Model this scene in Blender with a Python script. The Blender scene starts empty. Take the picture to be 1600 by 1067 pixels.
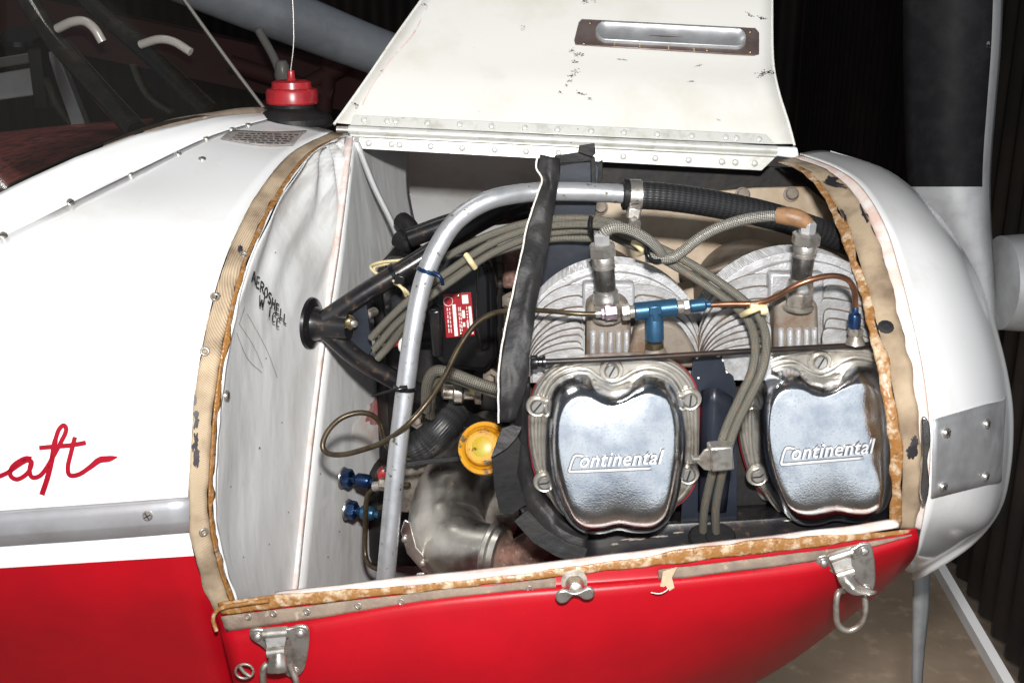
import bpy, math, random
from mathutils import Vector as V, Matrix
from mathutils.bvhtree import BVHTree
from mathutils import noise as mnoise
R = math.radians
random.seed(7)
S = bpy.context.scene
COL = S.collection
# ------------------------------------------------------------------ camera
FPX, PITCH = 1750.0, R(18)
CAM = V((0, -0.92, 1.5))
cd = bpy.data.cameras.new('camera'); cam = bpy.data.objects.new('camera', cd); COL.objects.link(cam)
cam.location = CAM; cam.rotation_euler = (R(90) - PITCH, 0, 0)
cd.sensor_width = 36; cd.lens = 36 * FPX / 1600; cd.clip_start = 0.02; cd.clip_end = 60
S.camera = cam
# ------------------------------------------------------------------ light
w = bpy.data.worlds.new('World'); S.world = w; w.use_nodes = True
bg = w.node_tree.nodes['Background']; bg.inputs[0].default_value = (0.75, 0.85, 1, 1); bg.inputs[1].default_value = 0.06
def area(name, loc, target, sx, sy, watts, col=(1, 1, 1)):
    l = bpy.data.lights.new(name, 'AREA'); l.shape = 'RECTANGLE'; l.size = sx; l.size_y = sy; l.energy = watts; l.color = col
    o = bpy.data.objects.new(name, l); COL.objects.link(o); o.location = loc
    o.rotation_euler = (V(target) - V(loc)).to_track_quat('-Z', 'Y').to_euler(); return o
area('camera_flash', (0.02, -0.96, 1.69), (0.0, 0.1, 1.15), 0.07, 0.045, 23.5, (1, 0.985, 0.96))
area('hangar_door_daylight', (1.2, -3.7, 1.9), (0.3, 0.1, 1.2), 8.4, 3.7, 68, (0.86, 0.93, 1))
area('floor_strip_fill_lamp', (0.99, 0.95, 0.75), (0.86, 1.5, 0.0), 0.25, 0.5, 3.2, (1, 0.96, 0.9))  # added lamp out of frame, brightens the floor strip by the wall
for k in range(2):
    area('ceiling_tube', (-1.0, 0.64 - 0.26 * k, 3.6), (-1.0, 0.6 - 0.26 * k, 1.0), 0.95, 0.04, 4.0, (1, 1, 0.96))
S.view_settings.view_transform = 'Standard'; S.view_settings.look = 'None'
S.view_settings.exposure = 0.2; S.view_settings.gamma = 1
S.render.engine = 'CYCLES'
S.render.resolution_x = 1024; S.render.resolution_y = 682
# ------------------------------------------------------------------ helpers
UP = V((0, math.sin(PITCH), math.cos(PITCH))); FW = V((0, math.cos(PITCH), -math.sin(PITCH)))
def ray(px, py): return V(((px - 800) / FPX, 0, 0)) + UP * ((533.5 - py) / FPX) + FW
def at(px, py, Y):
    d = ray(px, py); return CAM + d * ((Y - CAM.y) / d.y)
def P(l): return [at(*a) for a in l]
def mpp(p): return (p - CAM).dot(FW) / FPX        # metres for one photo pixel at this point
W = {}
def link(o, parent=None, M=None):
    COL.objects.link(o); M = M or Matrix.Identity(4); o.matrix_basis = M; W[o.name] = M
    if parent is not None:
        o.parent = parent; o.matrix_parent_inverse = W[parent.name].inverted()
    return o
def tag(o, label, cat=None, group=None, kind=None):
    if label: o['label'] = label
    if cat: o['category'] = cat
    if group: o['group'] = group
    if kind: o['kind'] = kind
    return o
def thing(name, label, cat, loc, group=None):
    o = bpy.data.objects.new(name, None); o.empty_display_size = 0.02
    link(o, None, Matrix.Translation(loc)); return tag(o, label, cat, group)
def mesh(name, vs, fs, mats, smooth=True, mi=None, uv=None, face=None, ang=35):
    me = bpy.data.meshes.new(name); vs = [V(v) for v in vs]
    if face == 'cam':
        n = V((0, 0, 0))
        for f in fs:
            a, b, c = vs[f[0]], vs[f[1]], vs[f[2]]; nn = (b - a).cross(c - a); n += V((1, 1, 1)) * (nn.dot(CAM - a))
        if n.x < 0: fs = [tuple(reversed(f)) for f in fs]; uv = None if uv is None else [list(reversed(u)) for u in uv]
    me.from_pydata(vs, [], [tuple(f) for f in fs])
    for m in (mats if isinstance(mats, (list, tuple)) else [mats]): me.materials.append(m)
    if mi: me.polygons.foreach_set('material_index', mi)
    if uv:
        l = me.uv_layers.new(name='uv'); flat = [c for f in uv for p in f for c in p]; l.data.foreach_set('uv', flat)
    if face == 'out':
        import bmesh
        bm = bmesh.new(); bm.from_mesh(me); bmesh.ops.recalc_face_normals(bm, faces=bm.faces); bm.to_mesh(me); bm.free()
    if smooth:
        me.polygons.foreach_set('use_smooth', [True] * len(me.polygons)); me.set_sharp_from_angle(angle=R(ang))
    me.update(); return me
def obj(name, me, parent=None, M=None): return link(bpy.data.objects.new(name, me), parent, M)
def bevel(o, wd, seg=2):
    m = o.modifiers.new('bevel', 'BEVEL'); m.width = wd; m.segments = seg; m.limit_method = 'ANGLE'; m.angle_limit = R(40); return o
def solid(o, th, off=-1):
    m = o.modifiers.new('solid', 'SOLIDIFY'); m.thickness = th; m.offset = off; return o
def cr(p0, p1, p2, p3, t):
    return 0.5 * ((2 * p1) + (p2 - p0) * t + (2 * p0 - 5 * p1 + 4 * p2 - p3) * t * t + (3 * p1 - p0 - 3 * p2 + p3) * t ** 3)
def spline(pts, k, closed=False):
    n = len(pts); out = []
    if closed:
        for i in range(n):
            for j in range(k): out.append(cr(pts[i - 1], pts[i], pts[(i + 1) % n], pts[(i + 2) % n], j / k))
        return out
    for i in range(n - 1):
        p0 = pts[i - 1] if i else 2 * pts[0] - pts[1]; p3 = pts[i + 2] if i + 2 < n else 2 * pts[-1] - pts[-2]
        for j in range(k): out.append(cr(p0, pts[i], pts[i + 1], p3, j / k))
    out.append(pts[-1].copy()); return out
BV = {}
def grid(name, rows, mat, parent=None, ku=4, kv=4, thick=0, mi=None, jit=0, js=40, lin=False, ang=60, crumple=0, cs=60):
    if lin: r1 = rows; cols = list(zip(*r1))
    r1 = [spline(r, ku) if len(r) > 1 else r for r in rows]
    cols = [spline(list(c), kv) for c in zip(*r1)]
    nu, nv = len(cols), len(cols[0]); vs = []
    for i in range(nv):
        for j in range(nu):
            p = cols[j][i].copy()
            if crumple: p += V((mnoise.noise(p * cs + V((9, 0, 0))) * .5, -abs(mnoise.noise(p * cs)) * 1.6 + .3, 0)) * crumple
            if jit: p += V((0, 1, 0)) * jit * mnoise.noise(p * js)
            vs.append(p)
    fs = []; ml = []; uv = []
    for i in range(nv - 1):
        for j in range(nu - 1):
            a = i * nu + j; fs.append((a, a + 1, a + nu + 1, a + nu)); ml.append(mi(i / kv, j / ku) if mi else 0)
            uv.append([(j / (nu - 1), i / (nv - 1)), ((j + 1) / (nu - 1), i / (nv - 1)), ((j + 1) / (nu - 1), (i + 1) / (nv - 1)), (j / (nu - 1), (i + 1) / (nv - 1))])
    me = mesh(name, vs, fs, mat, mi=ml if mi else None, uv=uv, face='cam', ang=ang)
    o = obj(name, me, parent); BV[o.name] = BVHTree.FromPolygons(vs, fs)
    if thick: solid(o, thick)
    return o
def hit(o, px, py):
    d = ray(px, py).normalized(); r = BV[o.name].ray_cast(CAM, d)
    if r[0] is None: return None, None
    n = r[1]; n = -n if n.dot(d) > 0 else n
    return r[0], n
def tube_data(pts, r, n, sub):
    if sub > 1:
        q = spline(pts, sub)
        rr = r if not isinstance(r, (list, tuple)) else [r[min(i // sub, len(r) - 1)] * (1 - (i % sub) / sub) + r[min(i // sub + 1, len(r) - 1)] * ((i % sub) / sub) for i in range(len(q))]
    else: q = pts; rr = r
    if not isinstance(rr, (list, tuple)): rr = [rr] * len(q)
    t0 = (q[1] - q[0]).normalized(); nrm = t0.orthogonal().normalized(); vs = []; L = 0; Ls = []
    for i, p in enumerate(q):
        t = ((q[i + 1] if i + 1 < len(q) else p) - (q[i - 1] if i else p)).normalized()
        nrm = (nrm - t * nrm.dot(t)).normalized(); b = t.cross(nrm)
        if i: L += (p - q[i - 1]).length
        Ls.append(L)
        for j in range(n):
            a = 2 * math.pi * j / n; vs.append(p + (nrm * math.cos(a) + b * math.sin(a)) * rr[i])
    fs = []; uv = []
    rm = sum(rr) / len(rr) * 2 * math.pi
    for i in range(len(q) - 1):
        for j in range(n):
            k = (j + 1) % n; fs.append((i * n + j, i * n + k, (i + 1) * n + k, (i + 1) * n + j))
            uv.append([(j / n, Ls[i] / rm), ((j + 1) / n, Ls[i] / rm), ((j + 1) / n, Ls[i + 1] / rm), (j / n, Ls[i + 1] / rm)])
    e = len(q) - 1
    fs.append(tuple(reversed(range(n)))); uv.append([(0, 0)] * n)
    fs.append(tuple(e * n + j for j in range(n))); uv.append([(0, 0)] * n)
    return vs, fs, uv
def tube(name, pts, r, mat, parent=None, n=14, sub=8):
    vs, fs, uv = tube_data(pts, r, n, sub)
    return obj(name, mesh(name, vs, fs, mat, uv=uv, ang=50), parent)
def frame(axis, x=None):
    z = V(axis).normalized(); x = V(x) if x else (V((1, 0, 0)) if abs(z.x) < 0.9 else V((0, 0, 1)))
    x = (x - z * x.dot(z)).normalized(); y = z.cross(x)
    return Matrix((x, y, z)).transposed().to_4x4()
def lathe_mesh(name, prof, mat, n=24, ang=35, flat=False):
    vs = []; fs = []
    for (r, h) in prof:
        for j in range(n):
            a = 2 * math.pi * (j + 0.5) / n; vs.append((r * math.cos(a), r * math.sin(a), h))
    for i in range(len(prof) - 1):
        for j in range(n):
            k = (j + 1) % n; fs.append((i * n + j, i * n + k, (i + 1) * n + k, (i + 1) * n + j))
    fs.append(tuple(reversed(range(n)))); fs.append(tuple((len(prof) - 1) * n + j for j in range(n)))
    return mesh(name, vs, fs, mat, smooth=not flat, ang=ang)
def lathe(name, prof, mat, origin, axis, parent=None, n=24, flat=False):
    M = Matrix.Translation(origin) @ frame(axis)
    return obj(name, lathe_mesh(name, prof, mat, n, flat=flat), parent, M)
def hexnut(name, r, h, mat, origin, axis, parent=None, n=6):
    o = lathe(name, [(r * .86, 0), (r, h * .12), (r, h * .88), (r * .86, h)], mat, origin, axis, parent, n, True); return o
def plate(name, out, Y, th, mat, parent=None, bev=0.0008, smooth_k=0, ytop=None):
    """outline in photo pixels standing on the plane y=Y, th metres thick going back; out items may carry their own Y"""
    pts = [at(a[0], a[1], a[2] if len(a) > 2 else Y) for a in out]
    if smooth_k: pts = spline(pts, smooth_k, True)
    n = len(pts); vs = pts + [p + V((0, th, 0)) for p in pts]
    fs = [tuple(range(n)), tuple(reversed(range(n, 2 * n)))] + [(i, i + n, (i + 1) % n + n, (i + 1) % n) for i in range(n)]
    o = obj(name, mesh(name, vs, fs, mat, face='out', ang=30, mi=([0, 0] + [1] * n) if isinstance(mat, list) else None), parent)
    BV[o.name] = BVHTree.FromPolygons(vs, fs)
    if bev: bevel(o, bev)
    return o
def box(name, c, s, mat, parent=None, M=None, bev=0.001):
    x, y, z = (q / 2 for q in s); vs = [V((i * x, j * y, k * z)) for i in (-1, 1) for j in (-1, 1) for k in (-1, 1)]
    fs = [(0, 1, 3, 2), (4, 6, 7, 5), (0, 4, 5, 1), (2, 3, 7, 6), (0, 2, 6, 4), (1, 5, 7, 3)]
    o = obj(name, mesh(name, vs, fs, mat, smooth=True, ang=30), parent, Matrix.Translation(c) @ (M or Matrix.Identity(4)))
    if bev: bevel(o, bev)
    return o
def place(name, me, loc, nrm, parent=None, spin=0, s=1):
    return obj(name, me, parent, Matrix.Translation(loc) @ frame(nrm) @ Matrix.Rotation(spin, 4, 'Z') @ Matrix.Scale(s, 4))
def ribbon(name, strokes, surf, mat, parent, width, off=0.0006, k=6, taper=None, th=0):
    """painted or inked strokes laid on a surface: strokes = list of pixel polylines"""
    vs = []; fs = []; last = None
    for si, st in enumerate(strokes):
        q = [V((a, b, 0)) for a, b in st]; q = spline(q, k) if len(q) > 2 else [q[0].lerp(q[1], i / 6) for i in range(7)]
        base = len(vs); m = len(q); ok = 0
        for i, p in enumerate(q):
            t = (q[min(i + 1, m - 1)] - q[max(i - 1, 0)]).normalized(); nn = V((-t.y, t.x, 0))
            wd = width(si, i / (m - 1)) if callable(width) else width
            for s in (-1, 0, 1):
                l, n = hit(surf, p.x + nn.x * wd / 2 * s, p.y + nn.y * wd / 2 * s)
                if l is None: l, n = (last if last else (at(p.x, p.y, 0.1), V((0, -1, 0))))
                last = (l, n); vs.append(l + n * (off + 0.00022 * si))
        for i in range(m - 1):
            a = base + 3 * i; fs += [(a, a + 1, a + 4, a + 3), (a + 1, a + 2, a + 5, a + 4)]
    return obj(name, mesh(name, vs, fs, mat, face='cam', ang=80), parent)
def blob(name, surf, px, py, rx, ry, mat, parent, rot=0, off=0.0004, seed=0, rough=.5, n=26):
    """a small irregular smear, chip or stain lying on a surface"""
    rs = random.Random(seed * 97 + int(px) * 7 + int(py)); vs = []; pts = []
    l, nn = hit(surf, px, py)
    if l is None: return None
    vs.append(l + nn * off)
    for i in range(n):
        a = 2 * math.pi * i / n; k = 1 - rough * rs.random() * (0.4 + 0.6 * rs.random())
        x, y = rx * math.cos(a) * k, ry * math.sin(a) * k
        X, Yy = px + x * math.cos(rot) - y * math.sin(rot), py + x * math.sin(rot) + y * math.cos(rot)
        l2, n2 = hit(surf, X, Yy); vs.append((l2 + n2 * off) if l2 is not None else l + nn * off)
    fs = [(0, i + 1, (i + 1) % n + 1) for i in range(n)]
    return obj(name, mesh(name, vs, fs, mat, face='cam'), parent)
def flecks(name, surf, px, py, rx, ry, mt, parent, rot=0, off=.0004):
    rs = random.Random(int(px * 13 + py)); vs = []; fs = []
    for k in range(int(8 + rx * 1.5)):
        u, v = rs.gauss(0, .5) * rx, rs.gauss(0, .55) * ry; X, Y_ = px + u * math.cos(rot) - v * math.sin(rot), py + u * math.sin(rot) + v * math.cos(rot)
        e, g = rs.uniform(.5, 2.4) * (.5 + rx / 20), rs.uniform(.3, .9) * (.5 + ry / 8); ar = rot + rs.uniform(-.4, .4); c = len(vs); ring = []
        for j in range(9):
            a = 2 * math.pi * j / 9; q = rs.uniform(.6, 1); x, y = e * q * math.cos(a), g * q * math.sin(a)
            l, n = hit(surf, X + x * math.cos(ar) - y * math.sin(ar), Y_ + x * math.sin(ar) + y * math.cos(ar))
            if l is None: break
            ring.append(l + n * (off + k * 1e-5))
        if len(ring) == 9: vs += ring; fs.append(tuple(range(c, c + 9)))
    if fs: return obj(name, mesh(name, vs, fs, mt, face='cam'), parent)
# ------------------------------------------------------------------ materials
class NT:
    def __init__(s, name):
        s.m = bpy.data.materials.new(name); s.m.use_nodes = True; s.t = s.m.node_tree; s.b = s.t.nodes['Principled BSDF']
    def n(s, t, **kw):
        x = s.t.nodes.new(t)
        for k, v in kw.items(): setattr(x, k, v)
        return x
    def l(s, a, b): s.t.links.new(a, b)
def c4(c): return (c[0], c[1], c[2], 1)
def mat(name, c1, rough=.5, metal=0, c2=None, ns=30, lo=.45, hi=.62, c3=None, ns3=120, lo3=.58, hi3=.66, bump=0, bs=300, coat=0, rvar=0, stretch=None, bdist=0.001, spec=None):
    a = NT(name); b = a.b
    b.inputs['Base Color'].default_value = c4(c1); b.inputs['Roughness'].default_value = rough; b.inputs['Metallic'].default_value = metal
    if coat: b.inputs['Coat Weight'].default_value = coat; b.inputs['Coat Roughness'].default_value = .04
    if spec is not None: b.inputs['Specular IOR Level'].default_value = spec
    tc = a.n('ShaderNodeTexCoord'); vec = tc.outputs['Object']
    if stretch:
        mp = a.n('ShaderNodeMapping'); mp.inputs['Scale'].default_value = stretch; a.l(vec, mp.inputs[0]); vec = mp.outputs[0]
    col = None
    def layer(prev, c, ns, lo, hi):
        nz = a.n('ShaderNodeTexNoise'); nz.inputs['Scale'].default_value = ns; nz.inputs['Detail'].default_value = 6; nz.inputs['Roughness'].default_value = .62; a.l(vec, nz.inputs['Vector'])
        mr = a.n('ShaderNodeMapRange'); mr.inputs[1].default_value = lo; mr.inputs[2].default_value = hi; a.l(nz.outputs[0], mr.inputs[0])
        mx = a.n('ShaderNodeMix', data_type='RGBA'); a.l(mr.outputs[0], mx.inputs[0])
        if prev is None: mx.inputs[6].default_value = c4(c1)
        else: a.l(prev, mx.inputs[6])
        mx.inputs[7].default_value = c4(c); return mx.outputs[2]
    if c2: col = layer(col, c2, ns, lo, hi)
    if c3: col = layer(col, c3, ns3, lo3, hi3)
    if col: a.l(col, b.inputs['Base Color'])
    if rvar:
        nz = a.n('ShaderNodeTexNoise'); nz.inputs['Scale'].default_value = 45; nz.inputs['Detail'].default_value = 5; a.l(vec, nz.inputs['Vector'])
        mr = a.n('ShaderNodeMapRange'); mr.inputs[1].default_value = .3; mr.inputs[2].default_value = .7; mr.inputs[3].default_value = rough; mr.inputs[4].default_value = rough + rvar
        a.l(nz.outputs[0], mr.inputs[0]); a.l(mr.outputs[0], b.inputs['Roughness'])
    if bump:
        nz = a.n('ShaderNodeTexNoise'); nz.inputs['Scale'].default_value = bs; nz.inputs['Detail'].default_value = 3; a.l(vec, nz.inputs['Vector'])
        bp = a.n('ShaderNodeBump'); bp.inputs['Strength'].default_value = bump; bp.inputs['Distance'].default_value = bdist; a.l(nz.outputs[0], bp.inputs['Height']); a.l(bp.outputs[0], b.inputs['Normal'])
    return a.m
def weave(name, c1, c2, nu, nv, rough=.7, metal=0, strength=.6, dist=.0008, rust=None):
    """braided or woven sleeve: two crossing strand sets in the tube's own coordinates"""
    a = NT(name); b = a.b; tc = a.n('ShaderNodeTexCoord'); sp = a.n('ShaderNodeSeparateXYZ'); a.l(tc.outputs['UV'], sp.inputs[0])
    def sn(su, sv):
        m1 = a.n('ShaderNodeMath', operation='MULTIPLY'); m1.inputs[1].default_value = su * 2 * math.pi; a.l(sp.outputs[0], m1.inputs[0])
        m2 = a.n('ShaderNodeMath', operation='MULTIPLY_ADD'); m2.inputs[1].default_value = sv * 2 * math.pi; a.l(sp.outputs[1], m2.inputs[0]); a.l(m1.outputs[0], m2.inputs[2])
        s = a.n('ShaderNodeMath', operation='SINE'); a.l(m2.outputs[0], s.inputs[0]); return s.outputs[0]
    pr = a.n('ShaderNodeMath', operation='MULTIPLY'); a.l(sn(nu, nv), pr.inputs[0]); a.l(sn(nu, -nv), pr.inputs[1])
    mr = a.n('ShaderNodeMapRange'); mr.inputs[1].default_value = -.7; mr.inputs[2].default_value = .7; a.l(pr.outputs[0], mr.inputs[0])
    mx = a.n('ShaderNodeMix', data_type='RGBA'); mx.inputs[6].default_value = c4(c1); mx.inputs[7].default_value = c4(c2); a.l(mr.outputs[0], mx.inputs[0])
    out = mx.outputs[2]
    if rust:
        nz = a.n('ShaderNodeTexNoise'); nz.inputs['Scale'].default_value = 140; nz.inputs['Detail'].default_value = 4; a.l(tc.outputs['Object'], nz.inputs['Vector'])
        m2 = a.n('ShaderNodeMapRange'); m2.inputs[1].default_value = .62; m2.inputs[2].default_value = .78; a.l(nz.outputs[0], m2.inputs[0])
        mx2 = a.n('ShaderNodeMix', data_type='RGBA'); a.l(m2.outputs[0], mx2.inputs[0]); a.l(out, mx2.inputs[6]); mx2.inputs[7].default_value = c4(rust); out = mx2.outputs[2]
    a.l(out, b.inputs['Base Color']); b.inputs['Roughness'].default_value = rough; b.inputs['Metallic'].default_value = metal
    bp = a.n('ShaderNodeBump'); bp.inputs['Strength'].default_value = strength; bp.inputs['Distance'].default_value = dist; a.l(mr.outputs[0], bp.inputs['Height']); a.l(bp.outputs[0], b.inputs['Normal'])
    return a.m
m_white = mat('white_gloss_paint', (.77, .77, .77), .22, c2=(.68, .66, .62), ns=14, lo=.55, hi=.8, bump=.03, bs=900, coat=.5, bdist=.0004)
m_whiteold = mat('aged_cream_paint', (.74, .725, .68), .38, c2=(.62, .58, .50), ns=9, lo=.5, hi=.85, c3=(.35, .27, .17), ns3=85, lo3=.71, hi3=.76, bump=.05, bs=300)
m_red = mat('red_gloss_paint', (.40, .003, .010), .40, c2=(.32, .003, .009), ns=9, lo=.4, hi=.7, c3=(.40, .05, .05), ns3=240, lo3=.70, hi3=.76, bump=.10, bs=26, bdist=.003, spec=.35)
m_letter = mat('red_lettering', (.30, .002, .014), .4, spec=.3)
m_fire = mat('firewall_grey_paint', (.70, .705, .70), .5, c2=(.55, .53, .50), ns=11, lo=.5, hi=.75, c3=(.22, .17, .12), ns3=110, lo3=.70, hi3=.76, bump=.35, bs=16, bdist=.006, stretch=(1, 1.6, .6))
m_fold = mat('soot_stained_fold', (.56, .50, .46), .6, c2=(.24, .19, .16), ns=26, lo=.42, hi=.66, bump=.3, bs=30, bdist=.004, stretch=(1, 2.4, .35))
m_seam = mat('pinkish_seam_paint', (.70, .56, .52), .55, c2=(.55, .36, .30), ns=40, lo=.5, hi=.7, c3=(.75, .74, .72), ns3=60, lo3=.5, hi3=.6)
m_tape = mat('canvas_tape', (.56, .43, .29), .85, c2=(.42, .31, .20), ns=35, lo=.5, hi=.75, c3=(.10, .07, .06), ns3=38, lo3=.66, hi3=.72)
m_glue = mat('amber_glue', (.27, .125, .035), .3, c2=(.52, .43, .33), ns=120, lo=.56, hi=.62, c3=(.16, .07, .02), ns3=120, lo3=.56, hi3=.66, bump=.9, bs=170, bdist=.003)
m_glue2 = mat('amber_glue_on_white', (.54, .42, .29), .35, c2=(.29, .135, .04), ns=95, lo=.36, hi=.52, c3=(.18, .08, .03), ns3=150, lo3=.6, hi3=.68, bump=.8, bs=150, bdist=.002)
m_tapeold = mat('grimy_tape', (.26, .20, .15), .8, c2=(.15, .11, .09), ns=40, lo=.42, hi=.7, c3=(.42, .35, .27), ns3=90, lo3=.6, hi3=.68, bump=.4, bs=400)
m_lip = mat('pale_pink_edge', (.72, .52, .46), .5, c2=(.80, .76, .72), ns=25, lo=.42, hi=.6, c3=(.3, .2, .15), ns3=180, lo3=.68, hi3=.74)
m_black = mat('black_smear', (.018, .016, .02), .5, c2=(.05, .04, .045), ns=80)
m_alu = mat('aluminium', (.62, .62, .63), .36, .7, c2=(.42, .42, .43), ns=30, lo=.4, hi=.75, rvar=.15, bump=.08, bs=400)
m_alutube = mat('silver_painted_tube', (.50, .51, .53), .36, .65, c2=(.36, .365, .38), ns=40, lo=.45, hi=.7, c3=(.16, .13, .08), ns3=95, lo3=.62, hi3=.66, bump=.3, bs=120)
m_strip = mat('dull_aluminium_strip', (.44, .44, .46), .42, .55, c2=(.36, .34, .35), ns=22, lo=.4, hi=.7, bump=.1, bs=60)
m_hinge = mat('painted_hinge', (.66, .66, .62), .35, .25, c2=(.46, .44, .38), ns=45, lo=.52, hi=.72, c3=(.14, .10, .07), ns3=150, lo3=.69, hi3=.74)
m_steel = mat('steel', (.58, .55, .51), .26, .88, c2=(.30, .26, .21), ns=120, lo=.5, hi=.75, rvar=.15)
m_dirty = mat('dirty_steel', (.36, .33, .29), .4, .65, c2=(.14, .10, .07), ns=90, lo=.45, hi=.7)
m_chrome = mat('chrome', (.96, .97, .98), .11, 1, c2=(.60, .64, .72), ns=38, lo=.46, hi=.70, c3=(.62, .66, .74), ns3=520, lo3=.56, hi3=.70, bump=.17, bs=700, rvar=.09, bdist=.0008)
m_shade = mat('letter_edge_shade', (.12, .125, .14), .5, .5)  # outline colour, edge shade painted round the raised letters
m_letterm = mat('raised_letter_metal', (.80, .82, .85), .42, .6)
m_flange = mat('cast_flange', (.50, .47, .42), .34, .75, c2=(.26, .22, .17), ns=60, lo=.5, hi=.7)
m_gasket = mat('red_gasket', (.22, .015, .02), .6)
m_cast = mat('cast_aluminium', (.40, .40, .41), .45, .4, c2=(.27, .265, .26), ns=70, lo=.42, hi=.66, c3=(.21, .14, .09), ns3=28, lo3=.62, hi3=.8, bump=.6, bs=600, bdist=.0009)
m_gapshade = mat('painted_gap_shade', (.09, .066, .05), .7, c2=(.19, .135, .09), ns=70)  # gap shade between the fins as a dark colour, browned like dirt
m_castedge = mat('stained_and_shaded_casting', (.20, .17, .14), .6, .35, c2=(.15, .095, .06), ns=45, lo=.45, hi=.65, bump=.3, bs=500)
m_tan = mat('tan_stained_sheet', (.40, .32, .23), .55, .1, c2=(.24, .155, .09), ns=14, lo=.45, hi=.7, c3=(.12, .08, .05), ns3=70, lo3=.66, hi3=.74)
m_navy = mat('navy_baffle_paint', (.014, .018, .028), .38, c2=(.008, .010, .016), ns=30, c3=(.45, .45, .43), ns3=170, lo3=.735, hi3=.75, bump=.1, bs=150)
m_blackp = mat('black_enamel', (.008, .008, .010), .28, c2=(.018, .015, .014), ns=40, c3=(.09, .055, .035), ns3=80, lo3=.60, hi3=.70, bump=.1, bs=200)
m_plastic = mat('black_plastic', (.006, .006, .007), .25)
m_rubber = mat('black_rubber', (.010, .010, .011), .48, c2=(.020, .018, .017), ns=24, lo=.4, hi=.7, bump=.5, bs=90, bdist=.002, spec=.22)
m_rubedge = mat('cut_cord_edge', (.62, .58, .52), .8)
m_gloom = mat('bay_gloom_dark', (.008, .007, .007), .6, c2=(.03, .02, .014), ns=30, lo=.5, hi=.75, bump=.5, bs=120)  # near-black base puts the gloom of the bay into the parts
m_copper = mat('copper', (.36, .17, .10), .34, .9, c2=(.18, .10, .06), ns=60, lo=.45, hi=.75)
m_brown = mat('tarnished_line', (.085, .065, .038), .35, .6, c2=(.05, .035, .022), ns=60)
m_blue = mat('blue_anodised', (.03, .085, .16), .32, .6, c2=(.045, .13, .22), ns=60, lo=.4, hi=.7, c3=(.03, .03, .04), ns3=200, lo3=.69, hi3=.73)
m_navyb = mat('dark_blue_anodised', (.012, .032, .09), .3, .7, c2=(.025, .07, .17), ns=80)
m_lilac = mat('faded_violet_anodised', (.40, .33, .38), .35, .85, c2=(.30, .22, .28), ns=80)
m_brass = mat('brass', (.50, .40, .22), .3, 1, c2=(.3, .2, .1), ns=90, lo=.5, hi=.7)
m_yellow = mat('yellow_cap_paint', (.52, .25, .012), .4, c2=(.42, .17, .01), ns=40, lo=.45, hi=.65, c3=(.10, .08, .05), ns3=85, lo3=.56, hi3=.60)
m_yellowc = mat('yellow_green_stain', (.38, .31, .03), .4, c2=(.46, .25, .02), ns=60, lo=.45, hi=.6, c3=(.05, .05, .02), ns3=120, lo3=.56, hi3=.62)
m_duct = mat('heat_dulled_steel', (.80, .77, .71), .27, 1, c2=(.42, .39, .35), ns=14, lo=.4, hi=.68, rvar=.2, bump=.1, bs=60)
m_rust = mat('mottled_rust', (.24, .13, .10), .75, .2, c2=(.10, .055, .045), ns=70, lo=.42, hi=.58, c3=(.40, .30, .26), ns3=110, lo3=.6, hi3=.68, bump=.4, bs=200)
m_clip = mat('yellowed_nylon', (.62, .52, .30), .45)
m_tan_tape = mat('brown_tape', (.25, .135, .065), .5, c2=(.18, .095, .045), ns=80, bump=.4, bs=90)
m_beacon = mat('red_cap_paint', (.34, .02, .025), .3, c2=(.25, .015, .02), ns=60, c3=(.6, .4, .4), ns3=160, lo3=.71, hi3=.75)
m_plac = mat('placard_metal', (.38, .35, .33), .5, .3, c2=(.3, .26, .24), ns=80)
m_ink = mat('black_ink', (.012, .012, .014), .6)
m_redplate = mat('red_nameplate', (.30, .012, .02), .35)
m_wlabel = mat('white_print', (.72, .70, .66), .5)
m_truss = mat('dark_red_oxide', (.04, .009, .008), .8)
m_recess = mat('brown_stained_plate', (.24, .19, .175), .36, .6, c2=(.16, .11, .10), ns=30, lo=.4, hi=.7)
m_smear = mat('pink_red_smear', (.42, .13, .13), .6, c2=(.5, .3, .29), ns=40)
m_darkred = mat('dark_red_cloth', (.34, .06, .055), .9, c2=(.05, .012, .012), ns=60, bump=.6, bs=500)
m_frame = mat('dark_frame_tube', (.06, .05, .042), .16, c2=(.13, .10, .075), ns=40)
m_vent = mat('milky_plastic_tube', (.22, .205, .185), .3)
m_propb = mat('matt_black_blade', (.006, .006, .007), .6, c2=(.010, .010, .011), ns=40, c3=(.12, .12, .12), ns3=60, lo3=.70, hi3=.73, spec=.12)
m_props = mat('satin_blade_metal', (.42, .43, .43), .5, .5, c2=(.36, .36, .37), ns=30)
m_wall = mat('dark_corrugated_sheet', (.013, .011, .010), .7, c2=(.020, .015, .012), ns=6, spec=.2)
m_floor = mat('tan_concrete', (.27, .205, .15), .8, c2=(.16, .12, .085), ns=3, lo=.35, hi=.7, c3=(.36, .28, .21), ns3=18, lo3=.55, hi3=.75)
m_line = mat('white_sill', (.88, .88, .9), .5)
m_wing = mat('grey_wing_fabric', (.30, .32, .35), .5, c2=(.23, .245, .27), ns=5, bump=.3, bs=20, bdist=.01)
m_braid = weave('grey_braid', (.06, .056, .045), (.23, .215, .175), 9, 9, .5, .4, .7, .0007, rust=(.28, .15, .07))
m_braid2 = weave('silver_braid', (.10, .095, .085), (.42, .40, .35), 9, 9, .4, .5, .8, .0009)
m_hose = weave('black_woven_hose', (.010, .010, .011), (.022, .022, .023), 18, 7, .42, 0, .5, .0007)
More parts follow.
